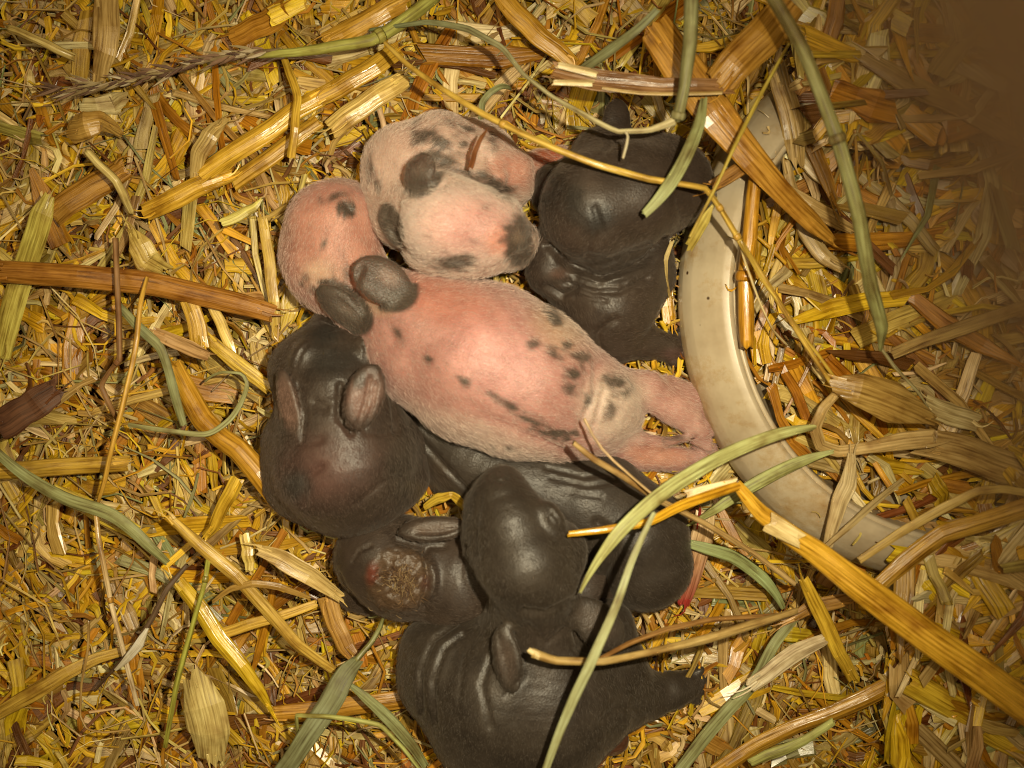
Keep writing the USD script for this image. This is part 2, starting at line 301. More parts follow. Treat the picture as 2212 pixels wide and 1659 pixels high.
# A: pink spotted kit curled at the top, its round head resting on the others
A = Kit()
A.chain([(868, 420, 17, 88), (882, 368, 18, 98), (950, 330, 17, 84), (1030, 335, 15, 72), (1080, 375, 12, 55)], k=6)
A.chain([(1055, 345, 15, 56), (1105, 372, 13, 46), (1120, 400, 11, 36)], k=2.5).chain([(1125, 360, 9, 30), (1160, 350, 8, 24), (1212, 338, 6, 22)], k=1.5).chain([(1110, 385, 10, 22), (1150, 385, 7, 17), (1165, 372, 6, 12)], k=1.2)
A.chain([(1085, 390, 10, 42), (1095, 440, 8, 30), (1130, 400, 8, 24)], k=3)
A.chain([(930, 372, 24, 20), (990, 362, 23, 25), (1070, 385, 20, 24)], k=2)
A.chain([(958, 482, 33, 96), (1025, 492, 32, 88)], k=5).chain([(1080, 508, 30, 66), (1122, 520, 27, 40)], k=6)
A.chain([(880, 470, 24, 70), (950, 470, 30, 80)], k=6)
A.ell(980, 560, 27, 90, 36, 5.0, ang=-3, k=5)
A.ell(908, 372, 38, 46, 36, 1.3, ang=62, roll=-22, pitch=-14, k=1.0).chain([(930, 402, 33, 20), (920, 392, 36, 16)], k=1.5).ell(846, 490, 30, 46, 20, 1.3, ang=112, roll=25, k=1.2)
A.chain([(1105, 548, 24, 34)], k=4).chain([(1138, 520, 27, 22), (1146, 516, 27, 12)], k=2).ell(990, 566, 31, 34, 17, 2.6, ang=-4, k=2).chain([(1125, 552, 23, 18)], k=1.5)
kit('baby_rabbit', 'pink baby rabbit with black spots, pale round head over the heap and dark snout', A, (0.52, 0.355, 0.29), pink=True, seed=2,
    dark=(0.075, 0.058, 0.045), flow=[(1130, 515), (960, 480), (860, 440), (880, 360), (960, 310), (1100, 360)], hairs=18000, hair_len=(0.8, 1.8), late=[(905, 366, 22, 18, 60, (0.12, 0.095, 0.075), 0.9), (1120, 515, 22, 22, 0, (0.16, 0.12, 0.09), 0.9), (990, 567, 26, 8, 0, (0.12, 0.11, 0.10), 0.9)],
    blush=[(990, 490, 170, 118, 0, (0.70, 0.54, 0.48), 0.35), (1015, 488, 150, 95, 0, (0.72, 0.39, 0.35), 0.8), (1110, 370, 80, 60, 0, (0.66, 0.32, 0.24), 0.6), (1185, 335, 60, 40, 0, (0.42, 0.12, 0.06), 0.6), (1080, 520, 45, 50, 0, (0.72, 0.34, 0.26), 0.8)],
    spots=[(908, 370, 60, 50, 62, 0.95, 33.5), (845, 490, 26, 54, 14, 0.95, 27.5), (925, 400, 26, 16, 40, 0.7), (985, 567, 46, 20, 3), (1122, 515, 36, 58, -10, 0.85), (1126, 545, 34, 36, 0, 0.85), (1075, 402, 60, 17, -32), (1000, 372, 60, 12, -18, 0.8), (912, 295, 26, 16, 25), (950, 305, 30, 17, -40), (935, 335, 24, 14, 10, 0.85), (960, 345, 34, 14, 12, 0.9),
           (975, 270, 20, 8, -15, 0.8), (1010, 275, 22, 10, -20, 0.8), (1000, 310, 9, 9, 0, 0.8), (895, 268, 16, 8, 30, 0.7), (800, 372, 8, 26, 8), (810, 395, 16, 9, -60, 0.8), (890, 285, 8, 7, 0, 0.7), (1065, 300, 12, 20, 0, 0.7), (1025, 520, 11, 5, -20, 0.5), (928, 510, 7, 4, 0, 0.5), (1052, 448, 10, 8, 0, 0.5), (858, 540, 14, 30, 30, 0.6), (985, 290, 9, 6, 0, 0.8)],
    grooves=[([(870, 540), (850, 500), (860, 430), (900, 405), (960, 395)], 9, 1.2), ([(1000, 270), (1040, 330), (1020, 360)], 9, 0.5), ([(890, 340), (960, 355)], 8, 0.3), ([(900, 320), (975, 330)], 8, 0.25), ([(1050, 330), (1080, 420)], 8, 0.5),
             ([(880, 545), (950, 590), (1060, 590), (1110, 560)], 8, 0.6), ([(962, 570), (990, 578), (1018, 570)], 4, 0.7), ([(1112, 556), (1140, 545), (1152, 530)], 5, 0.9), ([(1150, 508), (1142, 520)], 4, 0.5)])

# B: the large pink kit stretched over the heap
B = Kit()
B.chain([(718, 500, 17, 100), (712, 560, 16, 92)], k=6).chain([(735, 470, 17, 72), (745, 445, 14, 48)], k=6)
B.chain([(725, 590, 16, 86), (810, 665, 18, 96), (930, 735, 21, 150), (1040, 785, 22, 176), (1130, 825, 21, 168), (1220, 865, 18, 128)], k=6)
B.chain([(1220, 865, 17, 120), (1286, 882, 15, 98), (1316, 890, 13, 76)], k=5)
B.chain([(1330, 844, 14, 54), (1395, 842, 12, 41), (1455, 882, 10, 33), (1515, 932, 8, 21)], k=1.8)
B.chain([(1440, 840, 7, 32), (1490, 865, 6, 34), (1510, 885, 5, 26)], k=3)
B.chain([(1300, 945, 12, 54), (1375, 984, 9, 33), (1465, 992, 7, 25), (1528, 986, 5, 17)], k=1.8)
B.chain([(1345, 938, 13, 26), (1420, 957, 11, 13), (1485, 946, 10, 7)], k=1.5)
for q in ((1523, 922), (1532, 936), (1527, 950), (1528, 962)): B.chain([(1500, (q[1] + 940) / 2, 8, 11), (q[0] + 4, 940 + (q[1] - 940) * 1.3, 8, 9.5)], k=0.5)
for q in ((1537, 970), (1542, 982), (1536, 996), (1515, 1006)): B.chain([(1505, 988 + (q[1] - 988) * 0.6, 6, 11), (q[0] + 4, 988 + (q[1] - 988) * 1.3, 6, 9.5)], k=0.5)
B.ell(826, 607, 33, 72, 50, 1.35, ang=-34, roll=-10, pitch=8, k=1.4).ell(738, 664, 27, 68, 36, 1.3, ang=-38, roll=24, k=1.4)
B.ell(832, 600, 35.6, 46, 28, 1.2, ang=-34, roll=-10, pitch=8, k=1.5, sub=True).ell(746, 668, 29.6, 44, 14, 1.2, ang=-38, roll=24, k=1.2, sub=True)
B.chain([(665, 540, 14, 50)], k=5)
kit('baby_rabbit', 'largest baby rabbit, pink with small black spots, stretched across the heap with grey ears', B, PINK, pink=True, seed=3, dark=(0.07, 0.055, 0.043),
    flow=[(740, 440), (720, 580), (830, 670), (1050, 790), (1250, 870), (1520, 960)], hairs=24000, hair_len=(0.8, 1.9), late=[(838, 598, 40, 28, -32, (0.20, 0.14, 0.115), 0.9), (748, 668, 34, 12, -35, (0.13, 0.10, 0.08), 0.9)],
    blush=[(720, 520, 150, 150, 0, (0.60, 0.295, 0.225), 0.5), (960, 650, 190, 75, -25, (0.60, 0.26, 0.20), 0.7), (1070, 775, 180, 120, -30, (0.72, 0.38, 0.36), 0.9), (1060, 960, 280, 60, -22, (0.68, 0.49, 0.42), 0.8), (1330, 880, 110, 110, -25, (0.70, 0.54, 0.45), 0.6), (1460, 900, 90, 60, -25, (0.66, 0.38, 0.33), 0.6), (690, 590, 60, 50, 0, (0.68, 0.44, 0.32), 0.8), (1420, 985, 90, 30, -5, (0.62, 0.30, 0.22), 0.6), (825, 655, 60, 40, 0, (0.6, 0.40, 0.28), 0.8), (1210, 700, 110, 80, -50, (0.60, 0.40, 0.29), 0.8)],
    spots=[(748, 450, 24, 20, -60, 0.95), (725, 426, 30, 9, 12, 0.8), (702, 525, 8, 4, 50), (828, 607, 84, 60, -34, 0.95, 30.5), (738, 664, 80, 48, -38, 0.95, 25.5), (790, 575, 34, 16, 20, 0.7), (788, 570, 30, 14, 25, 0.75), (748, 590, 10, 30, 5, 0.75), (720, 600, 9, 18, 0, 0.6), (655, 610, 7, 12, -20, 0.7), (690, 635, 30, 9, -20, 0.7), (770, 640, 20, 9, 60, 0.7),
           (1190, 672, 12, 16, 30), (1200, 690, 14, 16, 30), (862, 722, 7, 15, 20, 0.8), (925, 775, 8, 9, 30, 0.95), (1003, 825, 13, 10, -30, 0.9), (1150, 745, 14, 13, 0, 0.8), (1197, 765, 20, 14, -50, 0.9), (1225, 745, 13, 11, 0, 0.9), (1258, 772, 20, 12, -30, 0.8), (1240, 805, 18, 14, 0, 0.9), (1232, 840, 14, 17, 20, 0.9), (1270, 862, 9, 13, -20, 0.85),
           (1062, 852, 14, 8, -30, 0.8), (1105, 880, 26, 11, -28, 0.9), (1150, 912, 34, 15, -28, 0.92), (1205, 938, 34, 14, -20, 0.9), (1245, 935, 14, 9, 20, 0.8), (1330, 825, 30, 16, -10, 0.85), (1345, 850, 22, 10, 20, 0.7), (1318, 885, 14, 20, -20, 0.75), (1450, 948, 34, 9, 5, 0.8), (1100, 968, 6, 5, 0, 0.8), (1065, 968, 5, 4, 0, 0.6), (1170, 825, 6, 5, 0, .4)],
    grooves=[([(1290, 790), (1285, 850), (1255, 920)], 8, 0.8), ([(1310, 830), (1290, 900), (1275, 950)], 7, 0.6), ([(1270, 800), (1262, 860)], 7, 0.4), ([(1330, 960), (1400, 935)], 8, 0.8), ([(780, 580), (760, 625), (790, 680)], 9, 0.8), ([(1165, 950), (1250, 990)], 8, 0.5), ([(1060, 905), (1230, 985)], 10, 0.4),
             ([(835, 700), (850, 735)], 8, 0.35), ([(742, 437), (760, 458)], 7, 0.5)])

# C: dark kit between the pink ones and the bowl
C = Kit()
C.chain([(1285, 448, 25, 120), (1360, 423, 24, 117), (1445, 402, 20, 96)], k=4).chain([(1300, 345, 15, 70), (1420, 355, 14, 60)], k=7)
C.chain([(1300, 605, 12, 112), (1310, 660, 12, 104), (1300, 700, 11, 88)], k=3).chain([(1380, 600, 11, 62), (1395, 560, 12, 60)], k=6)
C.chain([(1185, 585, 17, 52), (1215, 615, 15, 44)], k=3).chain([(1200, 530, 18, 50)], k=4)
C.chain([(1300, 738, 11, 50), (1390, 738, 8, 36), (1440, 750, 6, 30)], k=3)
for q in ((1470, 728), (1476, 744), (1474, 760), (1455, 774)): C.chain([(1435, (q[1] + 750) / 2, 6, 14), (q[0], 750 + (q[1] - 750) * 1.35, 6, 11.5)], k=0.6)
C.chain([(1425, 600, 8, 30), (1375, 680, 6, 12)], k=5)
C.ell(1332, 268, 20, 58, 32, 1.4, ang=86, roll=10, pitch=4, k=2).chain([(1495, 430, 14, 45)], k=5)
C.chain([(1200, 400, 12, 48), (1180, 430, 10, 34)], k=5)
kit('baby_rabbit', 'dark grey baby rabbit wedged against the cream bowl, hind paw touching its rim', C, DARK, seed=4,
    flow=[(1500, 420), (1300, 440), (1220, 560), (1300, 700), (1460, 745)], hairs=22000,
    blush=[(1290, 470, 60, 50, 20, (0.026, 0.021, 0.016), 0.8), (1185, 400, 50, 80, 0, (0.03, 0.022, 0.016), 0.7), (1330, 580, 180, 70, 15, (0.062, 0.048, 0.038), 0.8), (1205, 590, 30, 18, 0, (0.12, 0.07, 0.05), 0.8), (1240, 430, 40, 70, 0, (0.03, 0.024, 0.018), 0.8), (1455, 765, 40, 20, 0, (0.1, 0.06, 0.05), 0.7)],
    grooves=[([(1180, 530), (1230, 575), (1300, 600), (1400, 560), (1440, 520)], 10, 2.2), ([(1225, 610), (1280, 630), (1340, 630), (1400, 600)], 7, 1.0), ([(1240, 600), (1290, 615), (1350, 612)], 6, 0.7), ([(1250, 585), (1320, 595), (1390, 570)], 6, 0.6), ([(1240, 640), (1310, 650)], 6, 0.5),
             ([(1270, 555), (1320, 565), (1400, 530)], 12, 0.8), ([(1180, 620), (1215, 640), (1240, 625)], 9, 1.4), ([(1285, 450), (1300, 500), (1270, 540)], 12, 0.5), ([(1340, 290), (1310, 320)], 10, 0.8), ([(1465, 430), (1480, 480)], 9, 0.5), ([(1300, 770), (1290, 720), (1330, 690)], 9, 0.8)])

# D: dark kit at the left, two ears laid back
D = Kit()
D.chain([(722, 738, 17, 68), (712, 800, 20, 108), (722, 850, 21, 122), (735, 920, 21, 138), (745, 990, 20, 158), (752, 1010, 18, 150)], k=6)
D.chain([(640, 960, 15, 70), (650, 1040, 14, 78)], k=6).chain([(860, 1020, 13, 66), (880, 950, 12, 46)], k=6)
D.ell(786, 858, 38.5, 78, 44, 1.4, ang=72, roll=14, k=1.5).ell(788, 862, 41, 58, 27, 1.4, ang=72, roll=14, k=1.2, sub=True)
D.ell(624, 872, 32, 82, 29, 1.4, ang=103, roll=-36, k=1.4).ell(617, 876, 34.5, 60, 15, 1.3, ang=103, roll=-36, k=1.0, sub=True)
D.chain([(800, 800, 20, 58)], k=6).ell(652, 768, 29, 34, 20, 2.6, ang=65, k=2).ell(786, 752, 27, 30, 18, 2.4, ang=115, k=2).chain([(722, 690, 15, 30), (724, 676, 13, 18)], k=3).chain([(640, 800, 18, 50)], k=6)
kit('baby_rabbit', 'dark brown baby rabbit with both ribbed ears laid back along its neck', D, DARK, seed=5, flow=[(720, 690), (715, 850), (745, 1130)], hairs=22000,
    blush=[(788, 850, 48, 70, -18, INNER, 0.6), (622, 870, 28, 80, 12, (0.19, 0.115, 0.085), 0.6), (710, 1010, 160, 120, 20, (0.110, 0.058, 0.046), 0.9), (700, 720, 60, 50, 0, (0.035, 0.03, 0.025), 0.8), (720, 780, 100, 60, 0, (0.042, 0.035, 0.028), 0.8), (870, 1010, 50, 100, 0, (0.07, 0.055, 0.042), 0.8), (640, 1045, 50, 50, 0, (0.055, 0.045, 0.037), .8)],
    spots=[(778, 822, 20, 14, 40, 0.7)], dark=(0.035, 0.03, 0.025),
    grooves=[([(800, 815), (790, 870), (770, 925)], 5, 0.5), ([(812, 830), (805, 880), (785, 925)], 5, 0.5), ([(642, 830), (655, 890), (650, 950)], 7, 1.0), ([(655, 1090), (655, 1030), (690, 1010)], 12, 0.9), ([(735, 830), (730, 900), (760, 935)], 9, 1.0), ([(830, 800), (850, 870), (855, 930)], 8, 0.7), ([(790, 935), (840, 935), (860, 925)], 8, 0.4),
             ([(680, 870), (700, 880)], 14, 0.6), ([(770, 1090), (830, 1040), (905, 1020)], 8, 0.4), ([(700, 715), (740, 705)], 8, 0.5), ([(620, 990), (640, 960), (690, 950)], 12, 0.6), ([(640, 790), (648, 765), (664, 742)], 4, 0.6), ([(792, 772), (788, 750), (778, 732)], 4, 0.5), ([(700, 690), (722, 700), (745, 690)], 5, 0.6)])

# E: dark kit lying under the large pink one
E = Kit()
E.chain([(920, 930, 10, 66), (1010, 985, 9, 96), (1130, 1040, 9, 118), (1270, 1090, 10, 128), (1370, 1160, 11, 118), (1392, 1215, 11, 104)], k=6)
E.chain([(925, 985, 6, 50), (950, 1030, 5, 32)], k=4).chain([(890, 900, 9, 40), (880, 870, 7, 32)], k=4)
kit('baby_rabbit', 'dark baby rabbit lying pinned beneath the large pink one', E, (0.053, 0.041, 0.031), seed=6, flow=[(880, 880), (1100, 1010), (1300, 1090), (1460, 1260)], hairs=16000,
    blush=[(940, 1030, 60, 60, 0, (0.075, 0.055, 0.04), 0.8)],
    grooves=[([(900, 940), (960, 1010), (1010, 1060)], 8, 0.8), ([(1180, 1010), (1260, 1030), (1320, 1020)], 7, 0.45), ([(1190, 1032), (1270, 1050), (1340, 1040)], 6, 0.4), ([(1220, 1062), (1300, 1075)], 7, 0.3), ([(1290, 1130), (1330, 1160), (1300, 1260)], 12, 1.2)])

# F: dark kit with the woolly patch on its cheek
Fk = Kit()
Fk.chain([(822, 1205, 14, 100), (850, 1225, 14, 95)], k=5).chain([(765, 1285, 8, 36), (800, 1300, 7, 30)], k=5).chain([(880, 1270, 14, 62)], k=6)
Fk.chain([(900, 1200, 12, 80), (1000, 1240, 12, 100), (1080, 1260, 11, 100), (1250, 1270, 9, 90)], k=4).chain([(985, 1310, 15, 62), (1010, 1345, 14, 40)], k=5)
Fk.ell(868, 1252, 22.5, 74, 70, 2.2, ang=0, k=2).ell(936, 1143, 23, 78, 29, 1.3, ang=4, roll=-22, k=2).ell(940, 1143, 25, 56, 15, 1.3, ang=4, roll=-22, k=1.0, sub=True)
kit('baby_rabbit', 'dark baby rabbit with a woolly brown patch and red sore on its cheek', Fk, DARK, seed=7, flow=[(730, 1240), (850, 1215), (1010, 1250)], hairs=20000, hair_len=(0.9, 1.7), rough=[(866, 1254, 86, 2.0)],
    blush=[(862, 1252, 84, 78, 0, (0.11, 0.066, 0.036), 0.35), (803, 1238, 18, 36, -10, (0.20, 0.055, 0.032), 0.8), (918, 1258, 16, 24, 0, (0.11, 0.05, 0.035), 0.8), (936, 1140, 66, 20, 4, (0.12, 0.08, 0.058), 0.7), (935, 1110, 70, 26, 0, (0.07, 0.05, 0.036), .8), (990, 1250, 90, 90, 0, (0.062, 0.045, 0.036), .8)],
    grooves=[([(770, 1300), (745, 1270), (730, 1240)], 7, 0.7), ([(760, 1215), (775, 1190), (800, 1180)], 4, 0.6), ([(900, 1148), (940, 1152), (985, 1142)], 4, 0.4), ([(920, 1190), (925, 1250), (915, 1310)], 9, 1.3), ([(1000, 1180), (995, 1250), (1030, 1320)], 8, 0.4), ([(820, 1250), (850, 1230), (860, 1280)], 7, 0.7), ([(880, 1280), (900, 1250)], 6, 0.6), ([(855, 1165), (900, 1180), (960, 1180)], 9, 0.7)])

R = np.random.default_rng(77); fp = stage.GetPrimAtPath('/World/baby_rabbit_005'); Pw, Cw = [], []
for k in range(800):
    q = R.normal(0, 0.45, 2); c = at(866 + 64 * np.clip(q[0], -1, 1), 1254 + 62 * np.clip(q[1], -1, 1), 24.9 - 3.6 * (q ** 2).sum()); a0, rr = R.uniform(0, 6.28), R.uniform(0.6, 3.5); tw = R.uniform(0.8, 3.2) / rr * R.choice([-1, 1]); c[:2] -= rr * np.array([np.cos(a0), np.sin(a0)])
    t = np.linspace(0, 1, 8); P_ = np.stack([c[0] + rr * np.cos(a0 + tw * t), c[1] + rr * np.sin(a0 + tw * t), c[2] + 1.2 * np.sin(3.1 * t) * R.uniform(0, 1)], 1)
    Pw.append(P_); Cw.append(np.repeat([np.array([(0.22, 0.13, 0.06), (0.12, 0.07, 0.035), (0.34, 0.24, 0.12), (0.07, 0.035, 0.02)][R.integers(4)])], 8, 0))
cv = UsdGeom.BasisCurves.Define(stage, '/World/baby_rabbit_005/woolly_patch'); cv.CreateTypeAttr('linear'); cv.CreatePointsAttr(Vt.Vec3fArray.FromNumpy((np.vstack(Pw) * MM).astype(np.float32)))
cv.CreateCurveVertexCountsAttr(Vt.IntArray.FromNumpy(np.full(800, 8, np.int32))); cv.CreateWidthsAttr(Vt.FloatArray.FromNumpy(np.full(800 * 8, 0.00010, np.float32))); cv.SetWidthsInterpolation('vertex')
UsdGeom.PrimvarsAPI(cv).CreatePrimvar('col', Sdf.ValueTypeNames.Color3fArray, 'vertex').Set(Vt.Vec3fArray.FromNumpy(np.vstack(Cw).astype(np.float32)))
UsdShade.MaterialBindingAPI.Apply(cv.GetPrim()).Bind(M_FUR); tag(cv.GetPrim(), 'curly brown wool stuck to the cheek', kind='stuff')

# G: dark kit at the bottom, head up on the others
Gk = Kit()
Gk.chain([(1000, 1450, 16, 128), (1080, 1490, 18, 158), (1180, 1510, 17, 160), (1260, 1500, 14, 120), (1320, 1490, 11, 92)], k=7)
Gk.chain([(930, 1400, 13, 58), (925, 1470, 12, 62)], k=6).chain([(1060, 1560, 14, 128), (1180, 1575, 12, 118)], k=7)
Gk.chain([(1330, 1500, 9, 70), (1400, 1502, 8, 48), (1450, 1490, 7, 38), (1480, 1482, 6, 32)], k=4)
for q in ((1506, 1462), (1512, 1474), (1510, 1486), (1498, 1498)): Gk.chain([(1472, 1480 + (q[1] - 1480) * 0.7, 6, 14), (q[0] + 6, 1480 + (q[1] - 1480) * 1.7, 6, 11.5)], k=0.6)
Gk.chain([(1085, 1085, 33, 70), (1105, 1130, 34, 84), (1135, 1215, 34, 108), (1150, 1240, 33, 102)], k=6).chain([(1150, 1330, 24, 100), (1160, 1420, 19, 110)], k=7)
Gk.ell(1196, 1118, 38, 38, 22, 3.0, ang=-58, k=2.5).ell(1034, 1168, 33, 36, 20, 2.8, ang=-80, k=2.5).chain([(1083, 1036, 31, 36), (1078, 1020, 29, 18)], k=3).chain([(1215, 1180, 30, 48)], k=6).chain([(1040, 1180, 27, 42), (1050, 1100, 28, 42)], k=6)
Gk.chain([(1300, 1360, 15, 72), (1320, 1420, 13, 70)], k=4)
Gk.ell(1096, 1425, 36, 76, 33, 1.3, ang=-80, roll=16, k=2).ell(1098, 1428, 38, 52, 16, 1.2, ang=-80, roll=16, k=1.0, sub=True)
Gk.ell(1290, 1348, 30, 76, 47, 1.3, ang=-42, roll=-12, pitch=8, k=2)
kit('baby_rabbit', 'dark baby rabbit at the bottom of the heap, round head raised over the others', Gk, (0.055, 0.043, 0.032), seed=8, flow=[(1070, 1020), (1140, 1230), (1160, 1400), (1150, 1650)], hairs=28000,
    blush=[(1096, 1425, 30, 70, 10, (0.085, 0.06, 0.045), 0.7), (1290, 1345, 70, 42, -42, (0.075, 0.054, 0.04), 0.7), (1180, 1380, 90, 60, 0, (0.06, 0.045, 0.034), 0.8), (1200, 1500, 140, 110, 0, (0.06, 0.046, 0.036), .8)],
    grooves=[([(985, 1345), (935, 1380), (905, 1450), (910, 1540)], 8, 0.9), ([(1000, 1370), (960, 1400), (935, 1470), (940, 1560)], 7, 0.8), ([(1030, 1370), (1000, 1430), (990, 1520)], 8, 0.35), ([(1060, 1420), (1040, 1480), (1060, 1570)], 9, 0.6), ([(1185, 1020), (1225, 1080), (1260, 1150)], 8, 0.5), ([(1130, 1320), (1180, 1325), (1235, 1300)], 10, 1.0), ([(1140, 1350), (1180, 1390), (1220, 1360)], 9, 0.5),
             ([(1040, 1060), (1030, 1130), (1000, 1180)], 9, 0.4), ([(1000, 1180), (1010, 1230), (1050, 1290)], 9, 0.7), ([(1095, 1500), (1130, 1460)], 9, 0.5), ([(1300, 1560), (1330, 1530), (1400, 1530)], 9, 0.6), ([(1235, 1330), (1250, 1400), (1310, 1420)], 8, 0.7), ([(1180, 1095), (1205, 1120), (1216, 1145)], 4, 0.7), ([(1028, 1140), (1026, 1170), (1032, 1198)], 4, 0.6), ([(1062, 1030), (1080, 1042), (1100, 1032)], 5, 0.6), ([(1075, 1370), (1092, 1430), (1100, 1485)], 5, 0.4)])

# woolly tuft on F's cheek and a lump by G's leg
# ---------------------------------------------------------------- straw: sweeps
def spline(pts, n):
    pts = np.asarray(pts, float)
    if len(pts) == 2: return pts[0] + np.linspace(0, 1, n)[:, None] * (pts[1] - pts[0])
    t = np.r_[0, np.cumsum(np.linalg.norm(np.diff(pts, axis=0), axis=1))]
    return PchipInterpolator(t, pts)(np.linspace(0, t[-1], n))
def sweep(path, hw, ht, kind='strip', curl=0.0, roll=0.0, seed=0, ragged=0.0):
    """path (n,3) mm, hw/ht (n,) half width/thickness. Returns V, F, st."""
    n = len(path); T = np.gradient(path, axis=0); T /= np.linalg.norm(T, axis=1, keepdims=True)
    up = np.array([0, 0, 1.0]); S = np.cross(T, up); S /= np.maximum(np.linalg.norm(S, axis=1, keepdims=True), 1e-6); Nn = np.cross(S, T)
    ro = np.broadcast_to(np.radians(roll), (n,))[:, None]; S, Nn = S * np.cos(ro) + Nn * np.sin(ro), Nn * np.cos(ro) - S * np.sin(ro)
    if kind == 'tube': a_ = np.linspace(0, 2 * np.pi, 10, endpoint=False); cx, cy = np.cos(a_), np.sin(a_)
    else:
        x = np.array([1, .9, .45, 0, -.45, -.9, -1, -.9, -.45, 0, .45, .9]); y = np.array([0, 1, 1, 1, 1, 1, 0, -1, -1, -1, -1, -1.0]); cx, cy = x, y
    k = len(cx); hw, ht = np.broadcast_to(hw, (n,)), np.broadcast_to(ht, (n,))
    V = path[:, None] + S[:, None] * (hw[:, None, None] * cx[None, :, None]) + Nn[:, None] * ((ht[:, None] * cy[None] - curl * hw[:, None] * (cx[None] ** 2))[:, :, None])
    R = np.random.default_rng(seed)
    if ragged:
        j = R.uniform(-ragged, ragged, (2, k)) * hw.max();         V[0] += T[0] * j[0][:, None]; V[-1] += T[-1] * j[1][:, None]
    Ln = np.r_[0, np.cumsum(np.linalg.norm(np.diff(path, axis=0), axis=1))]; o = R.uniform(0, 900, 2)
    st = np.stack([np.repeat(Ln[:, None] + o[0], k, 1), (cx * 1.0)[None] * hw[:, None] + o[1] + 3.0 * (cy[None] < 0)], 2)
    I = np.arange(n * k).reshape(n, k); J = np.roll(I, -1, 1)
    F = np.vstack([np.stack([I[:-1].ravel(), I[1:].ravel(), J[1:].ravel()], 1), np.stack([I[:-1].ravel(), J[1:].ravel(), J[:-1].ravel()], 1)])
    c0, c1 = n * k, n * k + 1
    inset = 0.5 if kind == 'tube' else 0.05
    V = np.vstack([V.reshape(-1, 3), path[0] + T[0] * inset, path[-1] - T[-1] * inset]); st = np.vstack([st.reshape(-1, 2), o, o])
    F = np.vstack([F, np.stack([np.full(k, c0), I[0], J[0]], 1), np.stack([np.full(k, c1), J[-1], I[-1]], 1)])
    return V, F, st
def rough_normals(V, F, deg=40):
    return None

